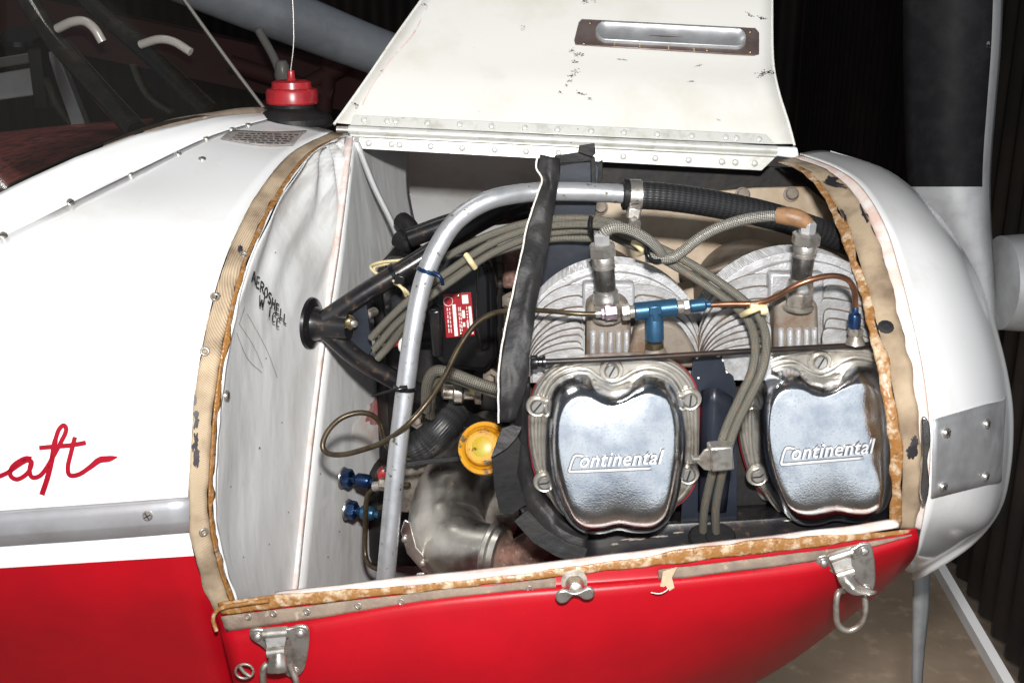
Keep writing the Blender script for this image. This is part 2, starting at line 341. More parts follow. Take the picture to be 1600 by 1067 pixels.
def cloth(name, c1, c2, k):
    a = NT(name); b = a.b; tc = a.n('ShaderNodeTexCoord'); mp = a.n('ShaderNodeMapping'); mp.inputs['Rotation'].default_value = (.3, .6, .5); a.l(tc.outputs['Object'], mp.inputs[0])
    wv = a.n('ShaderNodeTexWave'); wv.inputs['Scale'].default_value = k; wv.inputs['Distortion'].default_value = .15; wv.inputs['Detail'].default_value = 1; a.l(mp.outputs[0], wv.inputs['Vector'])
    nz = a.n('ShaderNodeTexNoise'); nz.inputs['Scale'].default_value = 28; nz.inputs['Detail'].default_value = 6; a.l(tc.outputs['Object'], nz.inputs['Vector'])
    mr = a.n('ShaderNodeMapRange'); mr.inputs[1].default_value = .42; mr.inputs[2].default_value = .72; a.l(nz.outputs[0], mr.inputs[0])
    mx = a.n('ShaderNodeMix', data_type='RGBA'); mx.inputs[6].default_value = c4(c1); mx.inputs[7].default_value = c4(c2); a.l(mr.outputs[0], mx.inputs[0])
    m2 = a.n('ShaderNodeMix', data_type='RGBA', blend_type='MULTIPLY'); m2.inputs[0].default_value = .34; a.l(mx.outputs[2], m2.inputs[6]); a.l(wv.outputs[0], m2.inputs[7])
    a.l(m2.outputs[2], b.inputs['Base Color']); b.inputs['Roughness'].default_value = .9
    bp = a.n('ShaderNodeBump'); bp.inputs['Strength'].default_value = .5; bp.inputs['Distance'].default_value = .0006; a.l(wv.outputs[0], bp.inputs['Height']); a.l(bp.outputs[0], b.inputs['Normal'])
    return a.m
m_canvas = cloth('woven_canvas_tape', (.52, .40, .27), (.22, .155, .10), 300)
def glassmat():
    a = NT('smoked_windshield'); t = a.t; t.nodes.remove(a.b)
    tr = a.n('ShaderNodeBsdfTransparent'); tr.inputs[0].default_value = (.86, .86, .83, 1)
    gl = a.n('ShaderNodeBsdfGlossy'); gl.inputs['Roughness'].default_value = .08; gl.inputs[0].default_value = (.9, .9, .9, 1)
    df = a.n('ShaderNodeBsdfDiffuse'); df.inputs[0].default_value = (.30, .27, .22, 1)
    m1 = a.n('ShaderNodeMixShader'); m1.inputs[0].default_value = .03; a.l(tr.outputs[0], m1.inputs[1]); a.l(df.outputs[0], m1.inputs[2])
    fr = a.n('ShaderNodeFresnel'); fr.inputs[0].default_value = 1.4
    m2 = a.n('ShaderNodeMixShader'); a.l(fr.outputs[0], m2.inputs[0]); a.l(m1.outputs[0], m2.inputs[1]); a.l(gl.outputs[0], m2.inputs[2])
    a.l(m2.outputs[0], t.nodes['Material Output'].inputs[0]); return a.m
m_glass = glassmat()
# shared small meshes (unit: metres, +Z out of the surface)
def dome(name, r, h, mt, n=14): return lathe_mesh(name, [(r, -.0006), (r, h * .25), (r * .86, h * .65), (r * .55, h * .92), (r * .15, h)], mt, n, 70)
def screw_mesh(name, r, h, mt, cross=False):
    """pan-head screw with a real slot"""
    n = 20; vs = []; fs = []
    prof = [(r, -.0005), (r, h * .3), (r * .9, h * .75), (r * .72, h)]
    for (q, z) in prof:
        for j in range(n): vs.append((q * math.cos(2 * math.pi * j / n), q * math.sin(2 * math.pi * j / n), z))
    for i in range(3):
        for j in range(n): k = (j + 1) % n; fs.append((i * n + j, i * n + k, (i + 1) * n + k, (i + 1) * n + j))
    fs.append(tuple(3 * n + j for j in range(n)))
    mi = [0] * len(fs)
    def bar(a):
        b = len(vs); L, w_ = r * .74, r * .11
        for z in (h * .96, h * 1.02):
            for (x, y) in ((-L, -w_), (L, -w_), (L, w_), (-L, w_)):
                vs.append((x * math.cos(a) - y * math.sin(a), x * math.sin(a) + y * math.cos(a), z))
        fs.extend([(b + 4, b + 5, b + 6, b + 7), (b, b + 1, b + 5, b + 4), (b + 1, b + 2, b + 6, b + 5), (b + 2, b + 3, b + 7, b + 6), (b + 3, b, b + 4, b + 7)]); mi.extend([1] * 5)
    bar(0)
    if cross: bar(math.pi / 2)
    return mesh(name, vs, fs, [mt, m_ink], mi=mi)
me_rivet = dome('rivet', .0037, .0022, m_hinge)
me_brassrivet = dome('rivet_small', .0020, .0012, m_brass)
me_screw = screw_mesh('screw', .0042, .0026, m_steel, True)
me_slot = screw_mesh('screw_slotted', .0072, .0042, m_steel)
me_eyelet = lathe_mesh('eyelet', [(.0042, -.0004), (.0042, .0008), (.0034, .0014), (.0018, .0008), (.0016, -.0002)], m_dirty, 16, 60)
me_bolt = lathe_mesh('bolt_head', [(.009, 0), (.009, .0016), (.0068, .0018), (.0070, .0065), (.006, .0078), (.002, .008)], m_castedge, 18)
def on(name, me, surf, px, py, parent, spin=0, s=1, off=0):
    l, n = hit(surf, px, py)
    return place(name, me, l + n * off, n, parent, spin, s) if l is not None else None
# ================================================================== HANGAR
def corrugated(name, p0, p1, z0, z1, pitch, depth, mt):
    p0, p1 = V(p0), V(p1); L = (p1 - p0).length; d = (p1 - p0) / L; nrm = V((-d.y, d.x, 0)); n = int(L / pitch * 6); vs = []; fs = []
    for i in range(n + 1):
        s = L * i / n; q = p0 + d * s + nrm * depth * math.sin(2 * math.pi * s / pitch)
        vs += [V((q.x, q.y, z0)), V((q.x, q.y, z1))]
    fs = [(2 * i, 2 * i + 2, 2 * i + 3, 2 * i + 1) for i in range(n)]
    o = obj(name, mesh(name, vs, fs, mt, ang=80)); return tag(o, None, kind='structure')
fl = obj('hangar_floor', mesh('hangar_floor', [(-8, -8, 0), (8, -8, 0), (8, 8, 0), (-8, 8, 0)], [(0, 1, 2, 3)], m_floor)); fl['kind'] = 'structure'
corrugated('hangar_wall_back', (-6, 4.4, 0), (6, 4.4, 0), 0, 4.5, .12, .02, m_wall)
corrugated('hangar_wall_side', (1.07, 0.6, 0.05), (1.35, 4.4, 0), .05, 4.5, .09, .014, m_wall)
o = obj('wall_sill', mesh('wall_sill', [(1.036, .6, 0), (1.06, .6, 0), (1.34, 4.4, 0), (1.316, 4.4, 0), (1.036, .6, .03), (1.06, .6, .03), (1.34, 4.4, .03), (1.316, 4.4, .03)],
    [(4, 5, 6, 7), (0, 4, 7, 3), (0, 1, 5, 4)], m_line)); o['kind'] = 'structure'
# things standing in the gloom behind
wp = P([(240, -62, 2.3), (400, 6, 2.4), (560, 70, 2.5), (700, 122, 2.6)])
o = tube('parked_aircraft_wing', wp, [.085, .078, .07, .066], m_wing, n=24); tag(o, 'blue grey fabric wing of another aircraft behind the windshield', 'wing')
t = thing('wing_strut_pole', 'thin pale pole hanging below the blue grey wing', 'pole', at(440, 150, 2.2))
tube('pole', P([(405, 50, 2.35), (432, 100, 2.28), (448, 160, 2.2)]), .012, m_vent, t, 10, 4)
lathe('collar', [(.018, 0), (.024, .02), (.018, .05), (.013, .06)], m_vent, at(443, 130, 2.24), (0, -.1, 1), t, 14)
o = box('steel_truss', at(330, 90, 3.2), (1.5, .12, .16), m_truss, M=Matrix.Rotation(R(12), 4, 'Y')); tag(o, 'dark red steel beam in the gloom behind the windshield', 'beam')
t = thing('tail_dolly', 'dark red frame behind the fuel cap', 'frame', at(470, 190, 3.0))
for (a, b) in (((360, 100, 3), (520, 150, 3)), ((380, 190, 3), (560, 90, 3)), ((500, 210, 3), (520, 60, 3))):
    tube('bar', P([a, b]), .03, m_truss, t, 8, 1)
# ================================================================== BOOT COWL (fuselage skin behind the engine bay)
rim_o = [(520, 205, .38), (455, 238, .27), (403, 300, .17), (366, 370, .09), (340, 440, .03), (318, 530, -.015), (304, 620, -.04), (297, 720, -.055), (294, 776, -.057), (297, 832, -.055), (303, 868, -.052), (318, 915, -.045), (336, 960, -.03), (372, 1095, .02)]
aft = [(430, 183, .40), (330, 212, .30), (210, 268, .2), (110, 316, .11), (-30, 385, .03), (-90, 470, -.02), (-90, 600, -.05), (-90, 725, -.062), (-90, 803, -.064), (-90, 858, -.062), (-90, 893, -.06), (-90, 950, -.05), (-90, 1010, -.03), (-90, 1110, .03)]
bc = thing('boot_cowl', 'white and red painted fuselage skin left of the open engine bay', 'fuselage', at(150, 600, -.05))
rows = []
for a, b in zip(rim_o, aft):
    A, B = at(*a), at(*b); rows.append([A, A.lerp(B, .33), A.lerp(B, .66), B])
skin = grid('skin', rows, [m_white, m_red], bc, 3, 6, .0015, mi=lambda i, j: 1 if i >= 10 else 0)
ext = []
for i, b in enumerate(aft[4:]):
    B = at(*b); ext.append([B, B + V((-.3, -.01, 0)), B + V((-.65, -.015, 0))])
grid('aft_skin', ext, [m_white, m_red], bc, 3, 6, .0015, mi=lambda i, j: 1 if i >= 6 else 0)
# windshield channel
lo = [(430, 184, .40), (375, 198, .345), (322, 214, .295), (205, 270, .195), (110, 315, .108), (0, 369, .038), (-90, 415, .0)]
hi = [(420, 176, .425), (375, 178, .37), (330, 183, .33), (215, 210, .235), (120, 245, .15), (30, 286, .09), (-70, 335, .05)]
def proj(p):
    q = p - CAM; d = q.dot(FW); return 800 + FPX * q.x / d, 533.5 - FPX * q.dot(UP) / d
bnd, rmd = spline(P(aft[:5]), 4), spline(P(rim_o[:5]), 4); rows = []
for q, (pb, pr_) in enumerate(zip(bnd, rmd)):
    A = pb.lerp(pr_, .018) + V((0, -.0008, .0008)); x = proj(pb)[0] + 6
    for (h0, h1) in zip(hi, hi[1:]):
        if h1[0] <= x <= h0[0] or h1 is hi[-1] or (h0 is hi[0] and x > h0[0]):
            f = (h0[0] - x) / (h0[0] - h1[0]); B = at(*(h0[k] + (h1[k] - h0[k]) * f for k in range(3))); break
    rows.append([A, A.lerp(B, .5) + V((0, -.003, .002)), B])
rows += [[p + V((-.2, -.02, -.05)) for p in rows[-1]], [p + V((-.5, -.04, -.10)) for p in rows[-1]]]
chan = grid('windshield_channel', rows, m_white, bc, 4, 1, .0008)
me_rs = screw_mesh('channel_screw', .0042, .0018, m_steel)
for px, py in ((110, 317), (203, 273), (278, 241), (322, 217), (361, 202), (388, 196), (5, 369)): on('screw', me_rs, chan if hit(chan, px, py)[0] is not None else skin, px, py, bc, random.random() * 3)
on('screw', me_rs, skin, 316, 249, bc, .4)
# rub strip
st = [[at(297, 778, -.059), at(298, 806, -.066), at(300, 832, -.058)], [at(150, 788, -.063), at(150, 817, -.0705), at(150, 843, -.062)], [at(-60, 803, -.066), at(-60, 832, -.0735), at(-60, 857, -.065)]]
strip_pts = []
sec = [(0, .0), (.12, .004), (.35, .0055), (.68, .0065), (.74, .0062), (.97, .0012), (1, 0)]
for a in ((296, 776, 831, -.0575), (150, 787, 842, -.0615), (-60, 802, 857, -.0645), (-700, 850, 905, -.078)):
    strip_pts.append([at(a[0], a[1] + (a[2] - a[1]) * s, a[3] - .002 - q) for s, q in sec])
rub = grid('rub_strip', [list(c) for c in zip(*strip_pts)], m_strip, bc, 4, 1, .001)
on('screw', me_screw, rub, 231, 805, rub, .5, 1.05)
# lettering "aft": tail of a script name
strokes = [[(-30, 752), (-5, 745), (12, 738), (28, 727), (42, 719), (50, 722), (44, 738), (28, 748), (17, 742), (20, 728), (38, 716), (50, 716)],
           [(50, 718), (47, 733), (50, 744), (60, 744), (70, 735), (84, 712), (96, 690), (104, 672), (100, 664), (92, 672), (86, 692), (82, 716), (75, 745), (66, 772)],
           [(62, 699), (85, 697), (110, 695), (135, 691)],
           [(118, 682), (112, 706), (107, 728), (110, 741), (124, 740), (140, 730), (156, 718), (170, 716), (184, 713)]]
def wdt(si, s):
    if si == 1 and s > .75: return 8.5
    if si == 3 and s > .6: return 7 + 3 * math.sin((s - .6) / .4 * math.pi) - 6 * max(0, s - .9) * 10 * .8
    return 7
ribbon('script_lettering', strokes, skin, m_letter, bc, wdt, .0008)
# rim: canvas tape and glue line
rim_i = [(540, 211, .375), (490, 238, .275), (440, 300, .18), (404, 370, .10), (378, 440, .04), (358, 530, -.005), (344, 620, -.03), (336, 720, -.044), (334, 776, -.046), (338, 832, -.044), (346, 868, -.041), (356, 905, -.036), (370, 942, -.03)]
rim_m = []
for a, b in zip(rim_o[:13], rim_i): rim_m.append(at(*a).lerp(at(*b), .80) + V((0, -.0015, 0)))
def edge_noise(p, amp, s, k=0): return V((amp * mnoise.noise(p * s + V((k, 0, 0))), 0, amp * .4 * mnoise.noise(p * s + V((0, k, 5)))))
def dense(l, k=6): return spline(l, k)
ro, rm, ri = dense(P(rim_o[:13]), 8), dense(rim_m, 8), dense(P(rim_i), 8)
rows = [[a + V((.0007, -.0008, 0)) + edge_noise(a, .002, 60), a.lerp(b, .5) + V((0, -.0016, 0)), b + edge_noise(b, .002, 90, 3)] for a, b in zip(ro, rm)]
rtape = grid('rim_tape', rows, m_canvas, bc, 2, 1, .001)
rows = [[a + V((0, -.0006, 0)), a.lerp(b, .5) + V((0, -.003 - .0015 * mnoise.noise(a * 130), 0)), b + edge_noise(b, .003, 70, 9)] for a, b in zip(rm, ri)]
grid('glue_line', rows, m_glue, bc, 3, 1, .0015)
rows = [[a + V((.0, .0004, 0)), a + V((.0014, .004, 0)) + edge_noise(a, .0012, 60, 2)] for a in ri]
grid('rim_edge', rows, m_white, bc, 1, 1, .001)
for px, py in ((336, 464), (320, 549), (318, 831), (381, 398)): on('eyelet', me_eyelet, rtape, px, py, bc)
for (px, py, rx, ry) in ((303, 625, 5, 10), (305, 655, 7, 18), (304, 690, 7, 18), (307, 715, 6, 20), (337, 463, 8, 7), (375, 240 + 150, 5, 8)): blob('tar_patch', rtape, px, py, rx, ry, m_black, bc, .1, .0009, 3)
# placard on top
pl = [[hit(skin, *p)[0] for p in ((366, 205), (425, 208), (480, 206))], [hit(skin, *p)[0] for p in ((354, 211), (416, 216), (470, 214))], [hit(skin, *p)[0] for p in ((345, 219), (408, 229), (458, 229))]]
pl = [[p + V((0, -.0012, .0016)) for p in r] for r in pl]
plac = grid('placard', pl, m_plac, bc, 4, 3, .0005)
for k, yy in enumerate((208, 211.5, 215, 218.5, 222)):
    x = 372 - 4.4 * k; segs = []
    while x < 462 - 4.5 * k:
        e = min(x + random.uniform(4, 13), 466 - 4.5 * k); segs.append([(x, yy + (x - 360) * .055), (e, yy + (e - 360) * .055)]); x = e + 3
    ribbon('print_line', segs, plac, m_ink, plac, 1.0, .0003, 2)
# ================================================================== FUEL CAP with wire gauge
fc = thing('fuel_filler', 'red fuel cap with wire gauge on black rubber base by windshield', 'fuel filler', at(460, 190, .42))
b0 = at(459, 192, .42); k_ = mpp(b0)
lathe('rubber_base', [(58 * k_, -.004), (61 * k_, 0), (60 * k_, .006), (52 * k_, .011), (40 * k_, .015), (34 * k_, .018), (34 * k_, .026)], m_rubber, b0, (0, .02, 1), fc, 40)
lathe('cap', [(38 * k_, .0), (40 * k_, .002), (40 * k_, .014), (38 * k_, .017), (31 * k_, .018), (30 * k_, .025), (24 * k_, .027), (8 * k_, .027), (6 * k_, .029), (5.5 * k_, .038), (2, .038)][:-1] + [(1 * k_, .039)], m_beacon, b0 + V((0, 0, .022)), (0, .02, 1), fc, 40)
tube('gauge_wire', [b0 + V((0, 0, .06)), at(459, 60, .42), at(456, -30, .42)], .0009, m_steel, fc, 8, 3)
# ================================================================== WINDSHIELD and cabin
ws = thing('windshield', 'smoked clear plastic windshield above the white cowl', 'windshield', at(300, 150, .4))
pane = grid('pane', [P([(424, 184, .425), (335, 180, .345), (215, 208, .24), (70, 264, .12), (-70, 335, .05), (-420, 500, -.02)]), P([(352, 90, .53), (270, 80, .45), (150, 90, .34), (20, 110, .25), (-70, 130, .17), (-420, 220, .08)]), P([(262, -35, .66), (180, -35, .55), (80, -35, .44), (0, -35, .36), (-70, -35, .28), (-420, -35, .18)])], m_glass, ws, 4, 6)
tube('edge_bead', P([(422, 184, .426), (352, 90, .531), (262, -35, .661)]), .0028, m_vent, ws, 8, 6)
rows = [[at(x, y, Y) + V((0, -.001, 0)), at(x + 2, y - 12 - 4 * mnoise.noise(V((x * .06, 0, 0))), Y + .012)] for x, y, Y in ((415, 180, .41), (375, 181, .372), (330, 187, .335), (270, 198, .285), (215, 214, .238), (160, 236, .19))]
grid('seal_residue', rows, m_tapeold, ws, 2, 4, .0006)
for i, (pts, lab) in enumerate((([(20, -40, .56), (75, 48, .5), (145, 130, .42), (216, 208, .30)], 'dark steel cabin tube nearest the left edge behind the windshield'), ([(100, -40, .68), (150, 15, .62), (222, 76, .55), (330, 176, .40)], 'dark steel cabin tube right of the other behind the windshield'))):
    o = tube('cabin_tube', P(pts), .0125 if i == 0 else .0115, m_frame, None, 16, 6); tag(o, lab, 'tube', 'cabin frame tubes')
for pts, lab in (([(90, 45, .30), (112, 35, .29), (132, 34, .285), (148, 46, .28), (160, 66, .28)], 'milky bent plastic vent tube nearest the left edge'), ([(220, 70, .39), (248, 62, .38), (272, 66, .375), (298, 82, .37)], 'milky bent plastic vent tube nearer the fuel cap')):
    o = tube('vent_tube', P(pts), .0048, m_vent, None, 12, 6); tag(o, lab, 'vent tube', 'vent tubes')
rows = [P([(215, 214, .27), (120, 250, .18), (-70, 345, .08)]), P([(230, 195, .45), (110, 215, .4), (-70, 250, .35)]), P([(240, 185, .7), (110, 195, .7), (-70, 215, .7)])]
o = grid('glare_shield', rows, m_darkred, None, 6, 6, .004, jit=.003, js=60); tag(o, 'dark red cloth covered glare shield inside the windshield', 'glare shield')
rows = [[at(x, y, Y), at(x - 1, y - 9 + 4 * mnoise.noise(V((x * .1, 3, 0))), Y + .012)] for x, y, Y in ((225, 206, .25), (150, 235, .19), (60, 276, .13), (0, 304, .10), (-60, 335, .06))]
o = grid('frayed_trim', rows, m_ink, None, 2, 8, .003, jit=.004, js=300); tag(o, 'frayed black edging along the bottom of the windshield', 'trim')
t = thing('instrument_console', 'pale grey panel seen through the windshield at left edge', 'console', at(20, 120, .9))
plate('face', [(-60, 125), (55, 105), (62, 148), (-60, 165)], .9, .02, m_fire, t, .002)
plate('top_rail', [(-60, 100), (52, 82), (54, 98), (-60, 116)], .89, .03, m_vent, t, .002)
o = plate('cabin_post', [(74, 82), (88, 80), (140, 210), (118, 214), (92, 140)], .85, .02, m_alu); tag(o, 'bright metal post behind the windshield', 'post')
t = thing('cabin_instrument', 'black instrument bracket behind the windshield', 'instrument', at(60, 100, .8))
box('body', at(64, 115, .8), (.02, .03, .1), m_plastic, t)
lathe('dial', [(.028, 0), (.03, .006), (.027, .012), (.005, .012)], m_plastic, at(35, 66, .78), (.1, -.4, 1), t)
def stained():
    m = m_fire.copy(); m.name = 'firewall_paint_with_soot_streaks'; t = m.node_tree; L = t.links.new; b = t.nodes['Principled BSDF']
    tc = t.nodes.new('ShaderNodeTexCoord'); sub = t.nodes.new('ShaderNodeVectorMath'); sub.operation = 'SUBTRACT'; L(tc.outputs['Object'], sub.inputs[0]); sub.inputs[1].default_value = at(548, 200, .37)
    sp = t.nodes.new('ShaderNodeSeparateXYZ'); L(sub.outputs[0], sp.inputs[0]); an = t.nodes.new('ShaderNodeMath'); an.operation = 'ARCTAN2'; L(sp.outputs[2], an.inputs[0]); L(sp.outputs[1], an.inputs[1])
    ln = t.nodes.new('ShaderNodeVectorMath'); ln.operation = 'LENGTH'; L(sub.outputs[0], ln.inputs[0])
    cb = t.nodes.new('ShaderNodeCombineXYZ'); L(an.outputs[0], cb.inputs[0]); mu = t.nodes.new('ShaderNodeMath'); mu.operation = 'MULTIPLY'; mu.inputs[1].default_value = 1.2; L(ln.outputs['Value'], mu.inputs[0]); L(mu.outputs[0], cb.inputs[1])
    nz = t.nodes.new('ShaderNodeTexNoise'); nz.inputs['Scale'].default_value = 9; nz.inputs['Detail'].default_value = 5; L(cb.outputs[0], nz.inputs['Vector'])
    r1 = t.nodes.new('ShaderNodeMapRange'); r1.inputs[1].default_value = .46; r1.inputs[2].default_value = .66; L(nz.outputs[0], r1.inputs[0])
    r2 = t.nodes.new('ShaderNodeMapRange'); r2.inputs[1].default_value = .10; r2.inputs[2].default_value = .34; r2.inputs[3].default_value = .65; r2.inputs[4].default_value = 0; L(ln.outputs['Value'], r2.inputs[0])
    mm = t.nodes.new('ShaderNodeMath'); mm.operation = 'MULTIPLY'; L(r1.outputs[0], mm.inputs[0]); L(r2.outputs[0], mm.inputs[1])
    mx = t.nodes.new('ShaderNodeMix'); mx.data_type = 'RGBA'; L(mm.outputs[0], mx.inputs[0]); L(b.inputs['Base Color'].links[0].from_socket, mx.inputs[6]); mx.inputs[7].default_value = (.20, .16, .14, 1); L(mx.outputs[2], b.inputs['Base Color']); return m
m_stain = stained()
# ================================================================== FIREWALL
fw = thing('firewall', 'pale grey painted firewall at the back of the engine bay', 'firewall', at(450, 600, .1))
ridge = [(548, 214, .36), (538, 300, .30), (525, 400, .25), (510, 500, .22), (498, 590, .2), (486, 690, .18), (474, 800, .16), (464, 900, .14), (455, 985, .12)]
inner = [rim_i[k] for k in (0, 1, 2, 3, 4, 5, 6, 7, 9, 11, 12)] + [(384, 1000, -.02)]
inner = [(x + 1, y, Y + .004) for x, y, Y in inner]
def rx(y):
    for a, b in zip(ridge, ridge[1:]):
        if y <= b[1]: f = (y - a[1]) / (b[1] - a[1]); return tuple(a[k] + (b[k] - a[k]) * f for k in range(3))
    return ridge[-1]
ridge2 = [rx(y) for y in (214, 232, 285, 362, 440, 530, 620, 720, 832, 905, 942, 985)]
rows = []
for i, (a, b) in enumerate(zip(inner, ridge2)):
    A, B = at(*a), at(*b); L = [A, A.lerp(B, .25) + V((-.006, .012, 0)), A.lerp(B, .55) + V((-.006, .012, 0)), A.lerp(B, .85) + V((-.004, .006, 0)), B]
    rows.append(L)
# soft folds near the top
def fold(r, k):
    return r
fpan = grid('side_panel', rows, m_stain, fw, 8, 8, .001)
me = fpan.data
for v in me.vertices:
    d = max(0, (v.co.z - 1.17) / .17); ang = math.atan2(v.co.z - 1.36, v.co.y - .36)
    v.co += V((.005 * min(d, 1) * math.sin(ang * 26 + 3 * mnoise.noise(v.co * 9)), 0, 0)) + V((.0016 * mnoise.noise(v.co * 14), 0, 0))
BV[fpan.name] = BVHTree.FromPolygons([v.co for v in me.vertices], [tuple(p.vertices) for p in me.polygons])
rows = []
deep = [(640, 215, .62), (640, 300, .6), (660, 400, .58), (670, 500, .56), (680, 590, .54), (680, 690, .52), (670, 800, .5), (660, 900, .48), (650, 985, .46)]
for a, b in zip(ridge, deep):
    A, B = at(*a), at(*b); A += V((.0035, .003, 0)); rows.append([A, A.lerp(B, .33) + V((-.006, 0, 0)), A.lerp(B, .66) + V((-.006, 0, 0)), B])
cpan = grid('centre_panel', rows, m_fire, fw, 6, 8, .001)
rows = []
for a in ridge:
    A = at(*a); k = mpp(A); rows.append([A + V((-9 * k, -.001, 0)), A + V((-3 * k, -.006, 0)), A + V((2.5 * k, -.006, 0)), A + V((4 * k, .004, 0))])
grid('seam_strip', rows, m_seam, fw, 2, 4, .001)
rows = []
for a in ((558, 222, .37), (585, 290, .39), (612, 345, .41), (632, 392, .43)):
    A = at(*a); k = mpp(A); rows.append([A + V((-6 * k, -.003, 0)), A + V((0, -.009, 0)), A + V((5 * k, -.003, 0))])
grid('brace_angle', rows, m_fire, fw, 2, 4, .0015)
rows = []
for i in range(9):
    s = i / 8; xa = 470 + (548 - 470) * s
    pass
# handwriting: AEROSHELL / W 100
GL = {'A': [[(0, 0), (.5, 1)], [(.5, 1), (1, 0)], [(.2, .4), (.8, .4)]], 'E': [[(.9, 1), (.1, 1)], [(.1, 1), (.1, 0)], [(.1, 0), (.9, 0)], [(.1, .5), (.7, .5)]], 'R': [[(.1, 0), (.1, 1)], [(.1, 1), (.8, .85), (.75, .6), (.15, .5)], [(.3, .5), (.95, 0)]],
      'O': [[(.5, 1), (.1, .6), (.3, .05), (.85, .3), (.75, .85), (.5, 1)]], 'S': [[(.9, .9), (.4, 1), (.2, .7), (.75, .4), (.6, .02), (.1, .1)]], 'H': [[(.1, 0), (.15, 1)], [(.85, 0), (.85, 1)], [(.12, .5), (.85, .5)]], 'L': [[(.15, 1), (.15, 0)], [(.15, 0), (.85, .03)]],
      'W': [[(0, 1), (.25, 0)], [(.25, 0), (.5, .7)], [(.5, .7), (.75, 0)], [(.75, 0), (1, 1)]], '1': [[(.4, 0), (.5, 1)]], '0': [[(.9, .8), (.5, 1), (.15, .6), (.3, .05), (.8, .15)]], ' ': []}
def write(txt, p0, adv, xa, ya, h0, h1):
    out = []
    for i, ch in enumerate(txt):
        h = h0 + (h1 - h0) * i / max(1, len(txt) - 1); ox, oy = p0[0] + adv[0] * i, p0[1] + adv[1] * i
        for s in GL[ch]: out.append([(ox + xa[0] * a + ya[0] * b * h, oy + xa[1] * a + ya[1] * b * h) for a, b in s])
    return out
sk = write('AEROSHELL', (391, 440), (5.35, 7.9), (5.6, 4.2), (1.6, -17), 1.05, .8) + write('W 100', (394, 478), (6.2, 7.6), (7, 4.5), (1.6, -17), 1.0, .85)
for k, s in enumerate(sk): sk[k] = s
hw = ribbon('handwriting', sk, fpan, m_ink, fw, 1.9, .0012, 4); hw['label'] = 'AEROSHELL W 100 written by hand in black marker'
ribbon('scratch', [[(372, 505), (395, 540), (410, 575)], [(385, 490), (415, 545), (432, 590)], [(368, 520), (385, 560), (408, 582)], [(372, 505), (380, 480)]], fpan, m_castedge, fw, .55, .0006, 3)
on('screw', me_screw, fpan, 352, 618, fw, .3, 1.2)
for (px, py, r_) in ((405, 700, 3), (420, 850, 2), (380, 870, 2), (440, 660, 2), (415, 560, 2), (430, 395, 2), (360, 760, 2), (450, 800, 2), (500, 740, 2), (530, 830, 2), (512, 870, 2)): blob('speck', fpan if px < 460 else cpan, px, py, r_ * .55, r_ * .8, m_castedge, fw, 0, .0005, 1)
blob('red_paint_smear', cpan, 575, 665, 22, 45, m_lip, fw, .5, .0008, 5, .35)
blob('red_paint_smear', cpan, 590, 640, 17, 30, m_smear, fw, .6, .0011, 6, .4)
blob('white_chip', cpan, 508, 785, 6, 9, m_wlabel, fw, .3, .0008, 8, .6)
# far side of the bay: inside of the other cowl half
rows = [P([(545, 216, .44), (850, 232, .44), (1235, 250, .42)]), P([(550, 190, .62), (850, 205, .62), (1240, 240, .6)]), P([(560, 300, .84), (850, 305, .84), (1240, 320, .8)]), P([(560, 560, .88), (850, 560, .88), (1240, 560, .84)]), P([(560, 900, .86), (850, 900, .86), (1240, 880, .82)])]
o = grid('far_cowl_panel', rows, m_fire, None, 5, 6, .0015); tag(o, 'grey painted inside of the far cowl half behind the engine', 'cowl panel')
# ================================================================== LOWER COWL
sill = [(336, 958, -.035), (480, 940, -.045), (640, 922, -.05), (800, 905, -.052), (960, 887, -.05), (1120, 867, -.044), (1290, 848, -.036), (1432, 828, -.022)]
lc = thing('lower_cowl', 'red painted lower cowl with a glue stained top edge', 'cowl', at(800, 950, -.05))
def shift(l, dy, dY=0, dx=0): return [(a + dx, b + dy, c + dY) for a, b, c in l]
TA = [(345, 983), (484, 963), (640, 938), (800, 919), (960, 907), (1120, 892), (1290, 869), (1432, 830)]
tapeb = [(a[0], a[1], s[2] - .002) for a, s in zip(TA, sill)]
B1 = [(352, 1010, -.045), (486, 990, -.055), (640, 962, -.06), (800, 945, -.062), (960, 930, -.06), (1120, 914, -.052), (1285, 895, -.042), (1434, 845, -.026)]
B2 = [(372, 1090, -.04), (500, 1090, -.052), (650, 1075, -.058), (810, 1055, -.058), (970, 1020, -.05), (1120, 985, -.04), (1270, 945, -.026), (1425, 872, .0)]
B3 = [(395, 1180, .0), (520, 1180, -.01), (660, 1175, -.015), (820, 1150, -.015), (980, 1110, .0), (1120, 1060, .02), (1260, 995, .04), (1395, 905, .06)]
B4 = [(420, 1300, .15), (540, 1300, .15), (680, 1270, .15), (830, 1230, .15), (985, 1170, .16), (1110, 1100, .17), (1230, 1030, .18), (1360, 930, .2)]
B5 = [(420, 1300, .5), (540, 1290, .5), (680, 1250, .5), (830, 1190, .5), (985, 1120, .5), (1090, 1050, .5), (1200, 985, .5), (1330, 915, .5)]
B6 = [(420, 1100, .85), (540, 1090, .86), (680, 1050, .86), (830, 1010, .86), (985, 960, .84), (1090, 910, .83), (1200, 870, .82), (1300, 830, .8)]
lskin = grid('skin', [P(x) for x in (shift(sill, -2, .002), tapeb, B1, B2, B3, B4, B5, B6)], m_red, lc, 6, 6, .0015)
s0 = dense(P(sill), 14); tb = dense(P(tapeb), 14)
